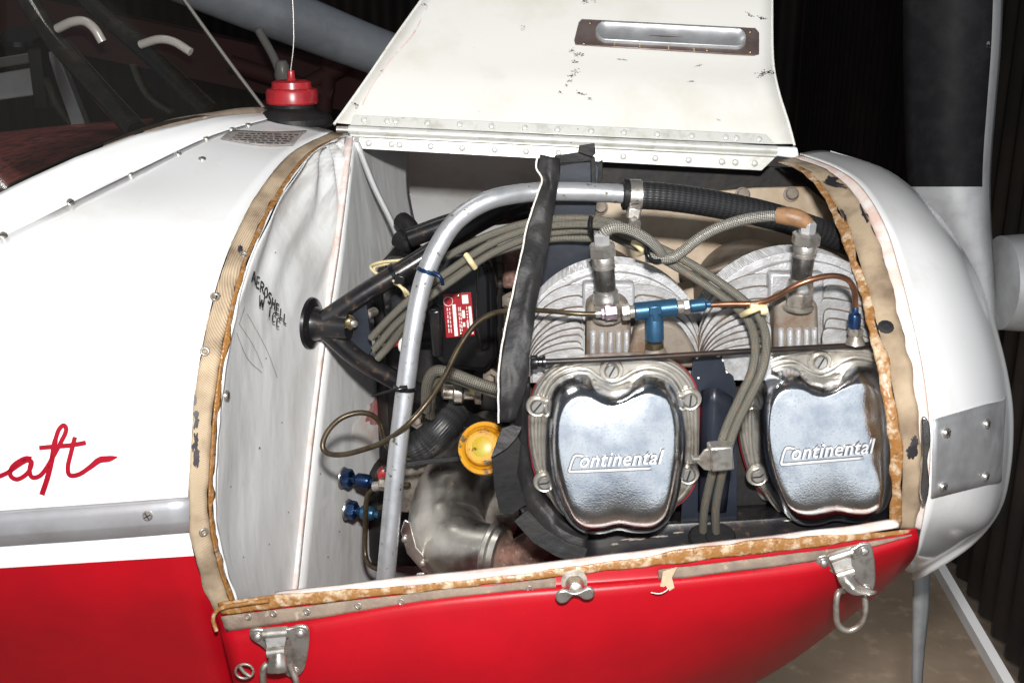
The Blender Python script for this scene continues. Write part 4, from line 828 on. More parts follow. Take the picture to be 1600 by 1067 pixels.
def cover(label, dx, dy, rot, tslope, dY=0):
    Yfl = .012 + dY
    c = V((960, 690)); cs, sn_ = math.cos(rot), math.sin(rot)
    def T(p): x, y = p[0] - c.x, p[1] - c.y; return (c.x + dx + x * cs - y * sn_, c.y + dy + x * sn_ + y * cs)
    t = thing('valve_cover', label, 'valve cover', at(*T((960, 690)), Yfl), 'chrome valve covers')
    plate('gasket', [(960 + (p[0] - 960) * 1.018 , 690 + (p[1] - 690) * 1.018) if True else p for p in []] or [T((960 + (p[0] - 960) * 1.02, 688 + (p[1] - 688) * 1.02)) for p in G_], Yfl + .009, .005, m_gasket, t, .0008, 4)
    fl_ = plate('flange', [T(p) for p in G_], Yfl, .009, m_flange, t, .0015, 5)
    bp_ = spline([at(*T((960 + (p[0] - 960) * .955, 688 + (p[1] - 688) * .955)), Yfl - .0006) for p in G_], 4, True); bp_.append(bp_[0])
    tube('flange_bead', bp_, .0022, m_flange, t, 8, 1)
    bp_ = spline([at(*T((960 + (p[0] - 960) * 1.06, 693 + (p[1] - 693) * 1.05)), Yfl - .0004) for p in A_], 3, True); bp_.append(bp_[0])
    tube('dome_bead', bp_, .0018, m_flange, t, 8, 1)
    for i, p in enumerate(SC):
        l = at(*T(p), Yfl); lathe('screw_boss', [(.0105, .001), (.0105, .0035), (.0098, .0042), (.0088, .0035), (.0078, .0034)], m_flange, l, (0, -1, 0), t, 24)
        place('screw', me_slot, l + V((0, -.0034, 0)), V((0, -1, .05)), t, (1.1, .9, 1.5, .1, 1.3)[i], 1)
    # dome
    A = spline([at(*T((960 + (p[0] - 960) * 1.035, 694 + (p[1] - 694) * 1.02)), Yfl) for p in A_], 5, True)
    F = spline([at(*T(p), dY - .022 - .020 * (p[1] - 620) / 185) for p in F_], 5, True); n = len(A); vs = []; fs = []
    prof = [i / 12 for i in range(13)]
    for s in prof:
        th = s * math.pi / 2; wv, d = s ** 1.45, math.sin(th)
        for a, b in zip(A, F):
            k = wv; p = a.lerp(b, k); p.y = a.y + (b.y - a.y) * d; vs.append(p)
    cen = sum(F, V((0, 0, 0))) / n
    for f in (.9, .78, .6, .4, .2):
        for b in F: p = cen + (b - cen) * f; p.y -= .0038 * (1 - f * f); vs.append(p)
    m_ = len(prof) + 5
    for i in range(m_ - 1):
        for j in range(n): k = (j + 1) % n; fs.append((i * n + j, i * n + k, (i + 1) * n + k, (i + 1) * n + j))
    vs.append(cen + V((0, -.0039, 0))); fs += [((m_ - 1) * n + j, (m_ - 1) * n + (j + 1) % n, len(vs) - 1) for j in range(n)]
    dm = obj('dome', mesh('dome', vs, fs, m_chrome, face='cam', ang=180), t); BV[dm.name] = BVHTree.FromPolygons(vs, fs)
    # raised lettering
    def lp(x, y): return T((x, y - (x - 887) * tslope))
    def text(name, grow, height, mts):
        cu = bpy.data.curves.new(name, 'FONT'); cu.body = 'ontinental'; cu.size = 1; cu.shear = .32; cu.extrude = .5; cu.offset = grow; cu.resolution_u = 3; cu.space_character = 1.08
        tmp = bpy.data.objects.new('tmp', cu); COL.objects.link(tmp); bpy.context.view_layer.update()
        me = bpy.data.meshes.new_from_object(tmp.evaluated_get(bpy.context.evaluated_depsgraph_get())); bpy.data.objects.remove(tmp); me.name = name
        x0, x1, yt = .07, TX[0], TX[1]
        if grow < .02:
            xs = [v.co.x for v in me.vertices]; TX[0] = x1 = max(xs); TX[1] = yt = max(v.co.y for v in me.vertices); TX[2] = min(xs)
        x0 = TX[2]; vtop = [v.co.z > 0 for v in me.vertices]
        for v, up in zip(me.vertices, vtop):
            l, nn = hit(dm, *lp(906 + (v.co.x - x0) / (x1 - x0) * 131, 730 - v.co.y / yt * 22)); v.co = l + nn * (height if up else -.001)
        for m in mts: me.materials.append(m)
        for pl_ in me.polygons: pl_.material_index = 0 if all(vtop[v] for v in pl_.vertices) else 1
        return obj(name, me, dm)
    TX = [0, 0, 0]
    o = text('lettering', .010, .0022, (m_letterm, m_dirty)); o['label'] = 'raised lettering reading Continental'  # bright tops and dark sides: relief shading put into the colours
    text('lettering_outline', .040, .0006, (m_shade, m_shade))
    C_ = [[(912, 714), (900, 712), (895, 718), (891, 730), (890, 736), (900, 737), (940, 737), (985, 737), (1018, 737)]]
    r_ = ribbon('lettering_outline', [[lp(*p) for p in C_[0]]], dm, m_shade, dm, 6.2, .0005, 4)
    r_ = ribbon('lettering_swash', [[lp(*p) for p in C_[0]]], dm, m_letterm, dm, 3.6, .0020, 4); solid(r_, .0025, -1)
    return t
cover('chrome valve cover next to the black rubber seal', 0, 0, 0, .045)
cover('chrome valve cover next to the nose bowl', 329, -14, R(-2.2), .045, .022)
# ================================================================== RUBBER BAFFLE SEAL
sd = thing('rubber_seal', 'black rubber baffle seal standing up behind the left valve cover', 'rubber seal', at(820, 600, 0))
lft = [(843, 241, .10), (839, 262, .095), (848, 282, .09), (838, 312, .08), (826, 350, .07), (815, 400, .055), (804, 450, .04), (792, 505, .025), (783, 560, .01), (780, 610, 0), (781, 660, -.004)]
rgt = [(872, 247, .10), (875, 270, .094), (872, 292, .09), (866, 325, .08), (862, 360, .07), (852, 410, .055), (842, 460, .04), (833, 510, .025), (827, 560, .012), (820, 610, .004), (806, 655, 0)]
rows = []
for i, (a, b) in enumerate(zip(lft, rgt)):
    A, B = at(*a), at(*b); rows.append([A, A.lerp(B, .3) + V((0, -.0015, 0)), A.lerp(B, .6) + V((0, -.003 - .004 * mnoise.noise(V((i * .7, 2, 0))), 0)), A.lerp(B, .93) + V((0, -.001, 0)), B + V((0, .002, 0)), B + V((.001, .02, 0))])
grid('upper_strip', rows, m_rubber, sd, 4, 7, .0016, ang=26, crumple=.0026, cs=42)
tube('cut_edge', [p + V((-.0008, -.0008, 0)) + V((.0008 * mnoise.noise(p * 80), 0, 0)) for p in dense(P(lft), 5)], .0009, m_rubedge, sd, 6, 1)
lft = [(806, 600, .012), (800, 660, .008), (797, 720, .004), (806, 770, -.002), (824, 812, -.008), (858, 846, -.014), (914, 868, -.02)]
rgt = [(828, 600, .016), (824, 660, .014), (828, 720, .012), (840, 765, .008), (862, 798, .002), (890, 824, -.006), (920, 838, -.012)]
rows = []
for a, b in zip(lft, rgt):
    A, B = at(*a), at(*b); rows.append([A, A.lerp(B, .3) + V((0, .004, 0)), A.lerp(B, .65) + V((0, .006, 0)), B + V((0, .003, 0)), B + V((.001, .02, 0))])
grid('lower_channel', rows, m_rubber, sd, 3, 6, .002, ang=28, crumple=.002, cs=50)
for pts in ([(785, 668, -.006), (800, 665, -.007), (814, 692, -.004), (808, 740, -.008), (823, 788, -.012), (812, 795, -.013), (801, 804, -.015), (781, 801, -.014), (772, 760, -.013), (768, 714, -.010)],
            [(803, 814, -.022), (824, 797, -.018), (852, 826, -.022), (884, 847, -.026), (918, 857, -.03), (914, 872, -.031), (916, 885, -.032), (868, 869, -.029), (832, 847, -.026)],
            [(784, 669, -.012), (801, 664, -.012), (816, 667, -.010), (808, 683, -.015), (793, 700, -.018), (767, 716, -.019), (776, 690, -.015)]):
    o = plate('torn_flap', pts, 0, .0016, m_rubber, sd, .0004)
# ================================================================== BREATHER TUBE + HOSE
bt = tube('breather_tube', P([(596, 960, .02), (603, 900, .025), (612, 800, .035), (622, 700, .045), (633, 610, .055), (645, 520, .065), (660, 445, .075), (682, 390, .085), (714, 344, .095), (764, 313, .105), (830, 301, .12), (905, 300, .125), (985, 304, .13)]), .0089, m_alutube, None, 20, 8)
tag(bt, 'bent silver breather tube rising from the sill and running right', 'tube')
hs = thing('breather_hose', 'black woven rubber hose joined to the silver tube', 'hose', at(1100, 315, .13))
tube('hose', P([(975, 304, .13), (1040, 308, .135), (1110, 318, .145), (1190, 334, .16), (1270, 358, .18), (1360, 392, .2)]), .0132, m_hose, hs, 20, 8)
lathe('hose_collar', [(.0125, 0), (.0148, .001), (.0148, .006), (.0135, .007)], m_rubber, at(972, 304, .13), (1, .05, -.02), hs)
cl = thing('hose_clamp', 'slotted steel worm clamp around the black hose end', 'hose clamp', at(988, 310, .13))
lathe('band', [(.0145, 0), (.0152, .0005), (.0152, .0125), (.0145, .013)], m_steel, at(980, 305.5, .131), (1, .07, -.03), cl, 32)
me_sl = bpy.data.meshes.new('slot')
for i in range(9):
    a = -.9 + i * .24; c0_ = at(989, 307, .132); p = c0_ + V((0, -math.cos(a) * .0153, -math.sin(a) * .0153)); box('slot', p, (.0075, .0006, .0011), m_ink, cl, Matrix.Rotation(a, 4, 'X'), 0)
box('worm_housing', at(990, 333, .118), (.013, .010, .012), m_steel, cl, Matrix.Rotation(.2, 4, 'Y'), .002)
lathe('worm_screw', [(.0045, 0), (.0052, .002), (.0052, .012), (.0042, .014)], m_dirty, at(990, 338, .117), (.15, -.3, -1), cl, 6)
lathe('end_cap', [(.0060, 0), (.0060, .003), (.004, .004)], m_steel, at(991, 349, .114), (.1, -.9, -.4), cl)
# cable tie on the breather tube
ct = thing('cable_tie', 'black cable tie with a long tail on the silver tube', 'cable tie', at(632, 608, .05))
lathe('loop', [(.0098, -.002), (.0104, -.0018), (.0104, .0018), (.0098, .002)], m_plastic, at(632.5, 606, .0555), (.1, .08, 1), ct)
tube('tail', P([(636, 605, .043), (620, 609, .04), (600, 614, .045), (581, 619, .05)]), [.0022, .002, .0016, .0008], m_plastic, ct, 8, 4)
box('head', at(629, 607, .043), (.006, .005, .005), m_plastic, ct)
ct = thing('cable_tie', 'blue black cable tie round the silver tube beside the magneto', 'cable tie', at(683, 430, .08))
lathe('loop', [(.0098, -.0018), (.0104, -.0016), (.0104, .0016), (.0098, .0018)], m_navyb, at(668, 423, .078), (.32, .1, 1), ct)
tube('tail', P([(676, 425, .07), (688, 433, .068), (692, 445, .07)]), .0018, m_navyb, ct, 8, 4)
# ================================================================== ENGINE MOUNT
em = thing('engine_mount', 'black tubular engine mount bolted to the firewall', 'engine mount', at(495, 505, .2))
hub_c = at(505, 506, .19)
lathe('bushing_flange', [(.012, -.012), (.0265, -.0115), (.0275, -.009), (.0265, -.006), (.018, -.003), (.0155, .004), (.015, .02), (.014, .034)], m_blackp, at(492, 506, .19) + V((.004, 0, 0)), (1, -.25, 0), em, 30)
lathe('bushing_washer', [(.0275, -.0145), (.0285, -.0135), (.0275, -.0121)], m_dirty, at(492, 506, .19) + V((.004, 0, 0)), (1, -.25, 0), em, 30)
tube('mount_tube', P([(508, 500, .185), (570, 458, .19), (650, 410, .2), (740, 352, .22), (845, 300, .25)]), .0105, m_blackp, em, 16, 6)
tube('mount_tube', P([(508, 514, .185), (560, 560, .19), (640, 606, .2), (720, 652, .22), (800, 690, .25)]), .0105, m_blackp, em, 16, 6)
tube('mount_tube', P([(640, 372, .30), (720, 345, .3), (830, 330, .3)]), .011, m_blackp, em, 12, 5)
plate('gusset', [(528, 478), (572, 470), (582, 548), (576, 556), (528, 528)], .19, .004, m_navy, em, .001)
lathe('bolt', [(.0085, 0), (.0085, .0022), (.0062, .0024)], m_brass, at(543, 504, .182), (.5, -1, .1), em, 20)
hexnut('nut', .0072, .007, m_brass, at(544, 504, .1795), (.55, -1, .1), em)
lathe('bolt_end', [(.0040, 0), (.0038, .008), (.002, .009)], m_dirty, at(549, 504, .174), (.6, -1, .1), em, 12)
ct = thing('cable_tie', 'square headed black cable tie on the upper mount tube', 'cable tie', at(622, 434, .18))
lathe('loop', [(.0112, -.0022), (.0118, -.002), (.0118, .002), (.0112, .0022)], m_plastic, at(618, 428, .195), (.75, 0, .5), ct)
box('head', at(625, 437, .178), (.010, .007, .010), m_plastic, ct, Matrix.Rotation(.3, 4, 'Y'))
# small white wires around the mount
for pts, lab in (([(640, 406, .24), (600, 409, .23), (582, 414, .22), (580, 420, .21), (592, 430, .2), (612, 440, .19), (632, 452, .175), (640, 462, .18)], 'cream twin wire looping over the upper mount tube'), ([(636, 404, .245), (602, 413, .235), (585, 419, .22), (590, 428, .215), (610, 436, .19), (628, 450, .172), (634, 462, .18)], 'cream wire lying just inside the looping one'),
                 ([(585, 520, .2), (600, 528, .19), (625, 512, .18), (640, 495, .17)], 'cream wire behind the silver tube by the magneto'), ([(598, 540, .2), (620, 533, .19), (642, 515, .18)], 'lower cream wire behind the silver tube')):
    o = tube('wire', P(pts), .0016, m_clip, None, 8, 6); tag(o, lab, 'wire')
t = thing('ring_terminal', 'small wire terminal with red sleeve near the mount', 'terminal', at(622, 536, .19))
tube('sleeve', P([(612, 538, .18), (630, 534, .178)]), .0034, m_beacon, t, 10, 1)
tube('ring', [at(634 + 9 * math.cos(a * .524), 540 + 11 * math.sin(a * .524), .176) for a in range(13)], .0022, m_wlabel, t, 8, 2)
# ================================================================== MAGNETO
mg = thing('magneto', 'black magneto with a red nameplate', 'magneto', at(730, 480, .24))
plate('body', [(676, 470), (690, 420), (705, 400), (745, 396), (768, 410), (776, 450), (778, 560), (760, 582), (700, 578), (680, 560)], .235, .09, m_plastic, mg, .006)
plate('end_cover', [(745, 412), (757, 412), (764, 440), (766, 545), (752, 550), (744, 520)], .222, .03, m_plastic, mg, .003)
plate('rear_case', [(668, 485), (690, 482), (692, 560), (676, 560)], .226, .04, m_blackp, mg, .004)
npl = plate('nameplate', [(692, 460), (736, 457), (742, 524), (697, 528)], .2335, .001, m_redplate, mg, .0003)
def nq(u, v): # nameplate coordinates
    a = V((692, 460)).lerp(V((736, 457)), u); b = V((697, 528)).lerp(V((742, 524)), u); return a.lerp(b, v)
def nrect(u0, v0, u1, v1, m): plate('print_block', [tuple(nq(u0, v0)), tuple(nq(u1, v0)), tuple(nq(u1, v1)), tuple(nq(u0, v1))], .2328, .0004, m, npl, 0)
nrect(.66, .05, .88, .25, m_wlabel); nrect(.30, .25, .42, .98, m_wlabel); nrect(.86, .32, .96, .96, m_wlabel); nrect(.62, .40, .72, .58, m_wlabel); nrect(.62, .68, .70, .78, m_wlabel); nrect(.76, .64, .82, .8, m_wlabel)
for u in (.10, .18, .50, .56, .78):
    v = .32
    while v < .9:
        e = v + random.uniform(.03, .10); nrect(u, v, u + .035, min(e, .93), m_seam); v = e + .03
tube('emblem_ring', [at(*(nq(.17, .17) + V((7 * math.cos(a * .524), 7 * math.sin(a * .524)))), .2325) for a in range(13)], .0005, m_seam, npl, 6, 2)
on('rivet', me_brassrivet, npl, 716, 463, npl); on('rivet', me_brassrivet, npl, 720, 522, npl)
gn = thing('generator', 'black round housing behind the upper mount tube', 'generator', at(640, 455, .28))
lathe('housing', [(.02, 0), (.046, .002), (.05, .01), (.05, .09), (.04, .1)], m_plastic, at(600, 470, .29), (1, .1, .0), gn, 28)
lathe('stud', [(.005, 0), (.005, .02), (.003, .022)], m_dirty, at(585, 487, .24), (-.3, -1, .1), gn, 12)
o = tube('vacuum_hose', P([(628, 345, .38), (642, 360, .36), (640, 382, .35), (622, 372, .36)]), .011, m_rubber, None, 12, 6); tag(o, 'short black hose bend at the firewall brace', 'hose')
# ================================================================== IGNITION LEADS
def lead(pts, r, lab, m=m_braid, cat='ignition lead'):
    o = tube('ignition_lead', P(pts), r, m, None, 14, 8); return tag(o, lab, cat, 'braided ignition leads')
lead([(580, 528, .16), (610, 496, .15), (650, 460, .14), (700, 425, .135), (760, 385, .13), (820, 360, .125), (870, 352, .12), (935, 352, .105), (985, 370, .08), (1040, 392, .06), (1095, 422, .045), (1150, 460, .03), (1184, 492, .015), (1197, 530, -.005), (1192, 575, -.02), (1172, 620, -.025), (1150, 665, -.025), (1135, 712, -.022), (1124, 760, -.01), (1118, 800, 0), (1120, 850, .012)], .0039, 'long braided lead crossing the cylinders, right strand of the clamped pair')
lead([(585, 545, .165), (620, 505, .155), (660, 472, .145), (710, 436, .14), (765, 398, .135), (825, 372, .13), (880, 362, .125), (935, 362, .115), (980, 380, .09), (1030, 402, .065), (1085, 434, .05), (1140, 472, .035), (1170, 502, .02), (1180, 540, 0), (1175, 580, -.015), (1156, 622, -.02), (1135, 668, -.02), (1120, 715, -.018), (1108, 760, -.008), (1100, 800, .002), (1098, 850, .014)], .0039, 'long braided lead crossing the cylinders, left strand of the clamped pair')
lead([(590, 560, .175), (612, 535, .17), (645, 490, .155), (690, 448, .145), (750, 405, .14), (815, 382, .135), (870, 372, .13), (925, 372, .125)], .0042, 'short braided lead along the bottom of the bundle')
lead([(700, 400, .15), (755, 372, .14), (812, 352, .13), (870, 342, .125), (930, 343, .115), (970, 352, .1)], .0040, 'short braided lead along the top of the bundle')
lead([(940, 372, .036), (946, 362, .034), (962, 356, .034), (985, 360, .036), (1008, 372, .04), (1025, 386, .045), (1033, 398, .05), (1028, 406, .055), (1018, 402, .06)], .0048, 'silver braided lead looping off the spark plug beside the rubber seal', m_braid2)
lead([(1010, 402, .055), (1030, 404, .05), (1050, 403, .05), (1068, 392, .05), (1090, 374, .05), (1120, 357, .05), (1160, 344, .05), (1200, 338, .045), (1240, 338, .04)], .0048, 'silver braided lead to the spark plug beside the nose bowl', m_braid2)
def clip(name, lab, pts, r, m, cat='clip'):
    o = tube(name, P(pts), r, m, None, 8, 4); return tag(o, lab, cat)
clip('nylon_clip', 'small yellowed clip on the leads above the left cylinder', [(990, 379, .075), (1000, 386, .066), (1004, 392, .07), (998, 396, .08)], .0032, m_clip)
clip('cable_tie', 'black tie round the lead loop between the spark plugs', [(1010, 384, .05), (1012, 398, .04), (1020, 408, .04), (1032, 408, .042)], .0022, m_plastic, 'cable tie')
clip('cable_tie', 'black tie round the lead bundle at the navy baffle', [(924, 338, .1), (922, 348, .1), (923, 360, .1), (928, 370, .105), (934, 376, .11)], .0024, m_plastic, 'cable tie')
clip('nylon_tie', 'tan tie round the bundle beside the silver tube', [(728, 398, .125), (735, 408, .12), (742, 418, .125)], .003, m_clip)
t = thing('nylon_clip', 'cream nylon clip holding the two leads above the right valve cover', 'clip', at(1175, 488, .01))
tube('band', P([(1160, 492, .018), (1168, 488, .006), (1178, 484, .002), (1190, 480, .006), (1196, 484, .014)]), .0028, m_clip, t, 10, 4)
box('head', at(1178, 480, .005), (.007, .006, .007), m_clip, t)
lathe('ear', [(.0042, -.003), (.0048, 0), (.0042, .003)], m_clip, at(1193, 484, .004), (1, 0, .2), t, 12)
t = thing('lead_clamp', 'bright folded metal clamp on the two leads between the valve covers', 'clamp', at(1125, 715, -.03))
plate('front', [(1108, 700), (1145, 697), (1148, 735), (1112, 738)], -.038, .016, m_steel, t, .002)
plate('side_tab', [(1088, 722), (1100, 704), (1110, 700), (1112, 736), (1100, 734)], -.030, .003, m_dirty, t, .0006)
lathe('stud', [(.0028, 0), (.0028, .012), (.0022, .0125)], m_steel, at(1100, 716, -.026), (-1, -.3, .1), t, 10)
# ================================================================== SPARK PLUGS
def plug(p0, p1, label, twist):
    A, B = at(*p0), at(*p1); ax = (B - A).normalized(); L = (B - A).length; k = mpp(A)
    t = thing('spark_plug', label, 'spark plug', A, 'spark plugs')
    def seg(name, prof, m, n=28, flat=False): return lathe(name, [(r * k, h * L) for r, h in prof], m, A, ax, t, n, flat)
    seg('washer', [(24, -.03), (25, -.01), (25, .01), (22, .025)], m_dirty)
    seg('base_hex', [(20, .02), (23, .04), (23, .17), (20, .19)], m_dirty, 6, True)
    seg('shell', [(19, .18), (21, .20), (21, .25), (19.5, .27), (19.5, .33), (17.5, .35), (16, .36)], m_steel)
    seg('barrel', [(16, .34), (16.3, .36), (16.3, .62), (15.8, .63)], m_plugb)
    seg('collar', [(16, .62), (17.6, .63), (17.6, .66), (16.2, .67), (16.2, .69), (17.4, .70), (17.4, .77), (16.5, .78)], m_steel)
    seg('coupling_nut', [(19, .775), (22, .79), (22, .90), (18, .93)], m_steel, 6, True)
    seg('lead_nut', [(11.5, .92), (13, .935), (13, 1.04), (11, 1.06), (8, 1.07)], m_alu, 6, True)
    return t
m_plugb = mat('dark_plug_barrel', (.09, .085, .08), .3, .8, c2=(.16, .15, .14), ns=80, c3=(.3, .28, .25), ns3=200, lo3=.66, hi3=.7)
plug((949, 495, .042), (940, 372, .036), 'steel spark plug on the cylinder next to the rubber seal', .2)
plug((1246, 478, .042), (1262, 354, .036), 'steel spark plug on the cylinder next to the nose bowl', .1)
o = tube('brown_tape_wrap', P([(1214, 337, .044), (1232, 338, .040), (1250, 343, .037), (1263, 352, .036)]), [.0070, .0082, .0078, .0066], m_tan_tape, None, 9, 3); tag(o, 'brown tape wrapped round a lead end at the right spark plug', 'tape')
# ================================================================== PRIMER LINE, TEE, ROD
pt = thing('primer_tee', 'blue anodised tee fitting above the left valve cover', 'tee fitting', at(1022, 485, .02))
a, b = at(991, 487, .02), at(1058, 480, .02); k = mpp(a)
d_ = (b - a).normalized(); LL = (b - a).length
lathe('run', [(12.5 * k, 0), (14.5 * k, .001), (14.5 * k, LL - .001), (12.5 * k, LL)], m_blue, a, d_, pt, 28)
lathe('branch', [(10 * k, 0), (12 * k, .006), (14.5 * k, .010), (14.5 * k, .027), (13 * k, .028)], m_blue, at(1022, 484, .018), (.06, -.02, -1), pt, 28)
plate('raised_mark', [(1014, 480), (1034, 478), (1034, 492), (1029, 492), (1029, 503), (1020, 503), (1020, 493), (1014, 494)], .0102, .003, m_blue, pt, .0008)
def fit(name, prof, m, px, py, Y, ax, n=28, flat=False): return lathe(name, [(r * k, h * k) for r, h in prof], m, at(px, py, Y), ax, pt, n, flat)
fit('adapter', [(9, 0), (10, 1), (10, 8), (9, 9)], m_dirty, 983, 487.5, .02, d_)
fit('hex_nut', [(11, 0), (13, 1.5), (13, 12), (11, 13.5)], m_steel, 971, 488.5, .02, d_, 6, True)
fit('flare_nut', [(6, 0), (9, 2), (9, 6), (12, 8), (12, 25), (10, 27)], m_lilac, 938, 490, .02, d_, 6, False)
fit('sleeve', [(4.5, 0), (6.5, 1), (6.5, 9), (5, 10)], m_steel, 930, 490.5, .02, d_)
fit('adapter', [(10, 0), (10.5, 1), (10.5, 9), (9, 10)], m_dirty, 1058, 480, .02, d_)
fit('hex_nut', [(11, 0), (12.5, 1.5), (12.5, 9), (11, 10)], m_steel, 1067, 479.5, .02, d_, 6, True)
fit('flare_nut', [(9, 0), (10.5, 2), (10.5, 22), (8, 25), (5.5, 26), (5.5, 32), (4, 33)], m_blue, 1078, 478.5, .02, d_, 12, False)
fit('elbow_nut', [(11, 0), (12.5, 2), (12.5, 14), (10, 16), (10, 22), (14, 24), (15, 34)], m_brown, 1023, 512, .018, (.03, 0, -1), 14)
fit('base_fitting', [(10, 0), (12, 1), (13, 8), (17, 14), (20, 22)], m_castedge, 1024, 534, .018, (.03, 0, -1), 20)
o = tube('primer_line', P([(1108, 476.5, .02), (1140, 475, .02), (1182, 474, .018), (1212, 464, .012), (1240, 448, .006), (1268, 437, .004), (1300, 431, .008), (1324, 437, .014), (1335, 455, .018), (1337, 484, .02)]), .0026, m_copper, None, 12, 8); tag(o, 'bent copper line passing in front of the right spark plug', 'fuel line')
o = tube('primer_line', P([(936, 491, .02), (900, 490, .02), (870, 487, .025), (838, 485, .035), (800, 484, .05)]), .0023, m_brown, None, 12, 6); tag(o, 'thin brown line entering the tee from the rubber seal', 'fuel line')
o = tube('oil_pressure_line', P([(800, 485, .055), (770, 490, .06), (742, 508, .06), (716, 545, .055), (696, 585, .05), (668, 628, .045), (635, 665, .035), (600, 690, .05), (565, 703, .06), (535, 710, .07), (512, 708, .08), (504, 696, .085), (512, 674, .09), (532, 654, .095), (558, 645, .1), (580, 648, .105), (594, 662, .11), (600, 685, .12), (612, 705, .13), (640, 715, .15)]), .0027, m_brown, None, 12, 8); tag(o, 'brown line with a wide loop in front of the firewall', 'oil line')
t = thing('line_fitting', 'dark blue line fitting at the rim of the nose bowl', 'fitting', at(1335, 500, .022))
for nm, prof, m, y, n, fl_ in (('flare_nut', [(4, 0), (5, -2), (5, -10), (9, -13), (10, -16), (10, -34), (8, -36)], m_navyb, 478, 12, False), ('hex_nut', [(11, 0), (12.5, -1.5), (12.5, -11), (11, -12)], m_dirty, 513, 6, True), ('adapter', [(10, 0), (11, -4), (14, -8), (16, -14)], m_dirty, 524, 18, False)):
    lathe(nm, [(r * k, h * k) for r, h in prof], m, at(1337, y, .02), (0, .05, 1), t, n, fl_)
t = thing('push_rod', 'long thin dark rod lying across above both valve covers', 'rod', at(1100, 553, .0))
tube('rod', P([(836, 566, .0), (1000, 559, -.002), (1180, 548, .008), (1390, 537, .03)]), .0026, m_dirty2 if 'm_dirty2' in globals() else m_brown2 if 'm_brown2' in globals() else mat('dark_brown_rod', (.014, .011, .010), .45, .3, c2=(.04, .024, .017), ns=50), t, 12, 6)
lathe('end_cap', [(.0055, 0), (.0062, .001), (.0062, .006), (.0045, .007), (.0045, .010), (.0058, .011), (.0058, .013)], m_blackp, at(829, 566.3, .0), (1, 0, .04), t, 18)
# ================================================================== LOW LEFT: OIL CAP, ELBOW, FITTINGS
oc = thing('oil_filler', 'chipped yellow oil filler cap behind the torn rubber', 'oil filler', at(760, 695, .04))
ocA, oax = at(757, 700, .055), V((-.18, -.86, .48))
k2 = mpp(ocA)
lathe('rim', [(34 * k2, -.018), (41 * k2, -.014), (43 * k2, -.002), (41 * k2, .003), (35 * k2, .004), (31 * k2, .0), (29 * k2, .002), (28 * k2, .010), (25 * k2, .012)], m_yellow, ocA, oax, oc, 40)
lathe('crown', [(25.5 * k2, .010), (23 * k2, .0125), (21 * k2, .0105), (18 * k2, .0115), (12 * k2, .013), (3 * k2, .0135)], m_yellowc, ocA, oax, oc, 36)
lathe('filler_neck', [(26 * k2, -.06), (28 * k2, -.02), (33 * k2, -.018)], m_gloom, ocA, oax, oc, 30)
el = thing('air_duct_elbow', 'dull grey metal duct elbow low in the bay', 'duct', at(700, 830, .1))
tube('elbow', P([(770, 690, .30), (735, 730, .24), (705, 780, .19), (700, 830, .15), (728, 858, .115), (776, 862, .09)]), [.040, .040, .041, .0415, .036, .026], m_duct, el, 32, 8)
lathe('bead', [(.0285, 0), (.0310, .002), (.0310, .006), (.0285, .008), (.0285, .014), (.0255, .016), (.0240, .012)], m_duct, at(764, 861, .094), (1, -.42, -.05), el, 36)
plate('flange', [(626, 830), (632, 812), (640, 815), (650, 855), (676, 884), (720, 900), (700, 912), (660, 893), (636, 865)], .11, .003, m_duct, el, .001)
for px, py in ((632, 842), (660, 880)): lathe('rivet', [(.003, 0), (.003, .002), (.001, .003)], m_dirty, at(px, py, .109), (0, -1, 0), el, 10)
o = tube('exhaust_stub', P([(772, 876, .11), (806, 872, .10), (838, 858, .09), (868, 842, .09), (900, 820, .11)]), [.018, .019, .021, .026, .03], m_rust, None, 20, 6); tag(o, 'mottled rusty exhaust pipe beside the duct elbow', 'exhaust')
o = plate('support_tab', [(651, 896), (663, 895), (664, 930), (652, 930)], .07, .002, m_alu, None, .0005); tag(o, 'small pale metal tab below the duct elbow', 'bracket')
for (px, py, lab, end) in ((545, 747, 'upper dark blue bulkhead fitting on the firewall', 0), (552, 797, 'lower dark blue bulkhead fitting on the firewall', 1)):
    A = at(px, py, .24); ax = V((1, -.35, .0)); k3 = mpp(A); t = thing('bulkhead_fitting', lab, 'fitting', A, 'blue bulkhead fittings')
    for nm, prof, m, n in (('washer', [(16, -11), (17, -10), (16, -8)], m_steel, 20), ('lock_nut', [(13, -8), (15, -7), (15, 3), (13, 5)], m_navyb, 6), ('body', [(6, 4), (6, 14)], m_navyb, 14), ('flare_nut', [(8, 13), (11, 16), (11, 32), (9, 36), (5, 38), (5, 44)], m_blue if end else m_navyb, 12)):
        lathe(nm, [(r * k3, h * k3) for r, h in prof], m, A, ax, t, n, n == 6)
    if end: tube('line', P([(592, 794, .225), (612, 790, .22), (640, 785, .24)]), .0028, m_brown, t, 10, 5)
    else: tube('line', P([(588, 743, .225), (605, 741, .22), (640, 736, .24)]), .0028, m_brown, t, 10, 5)
o = tube('fuel_line', P([(640, 757, .2), (606, 760, .21), (582, 765, .22), (573, 780, .225), (571, 820, .225), (570, 860, .22), (576, 880, .21), (592, 888, .2), (610, 880, .2)]), .003, m_brown, None, 12, 6); tag(o, 'brown line bent down along the firewall', 'fuel line')
lf = thing('line_union', 'grey metal union on the line by the firewall', 'union', at(600, 755, .2))
lathe('nut', [(.006, 0), (.0075, .002), (.0075, .012), (.006, .014)], m_dirty, at(593, 756, .2), (1, -.2, .1), lf, 6, True); lathe('collar', [(.005, 0), (.0055, .001), (.005, .014)], m_steel, at(583, 760, .205), (1, -.2, .2), lf)
t = thing('fuel_strainer', 'dark brass strainer body behind the silver tube', 'strainer', at(640, 755, .22))
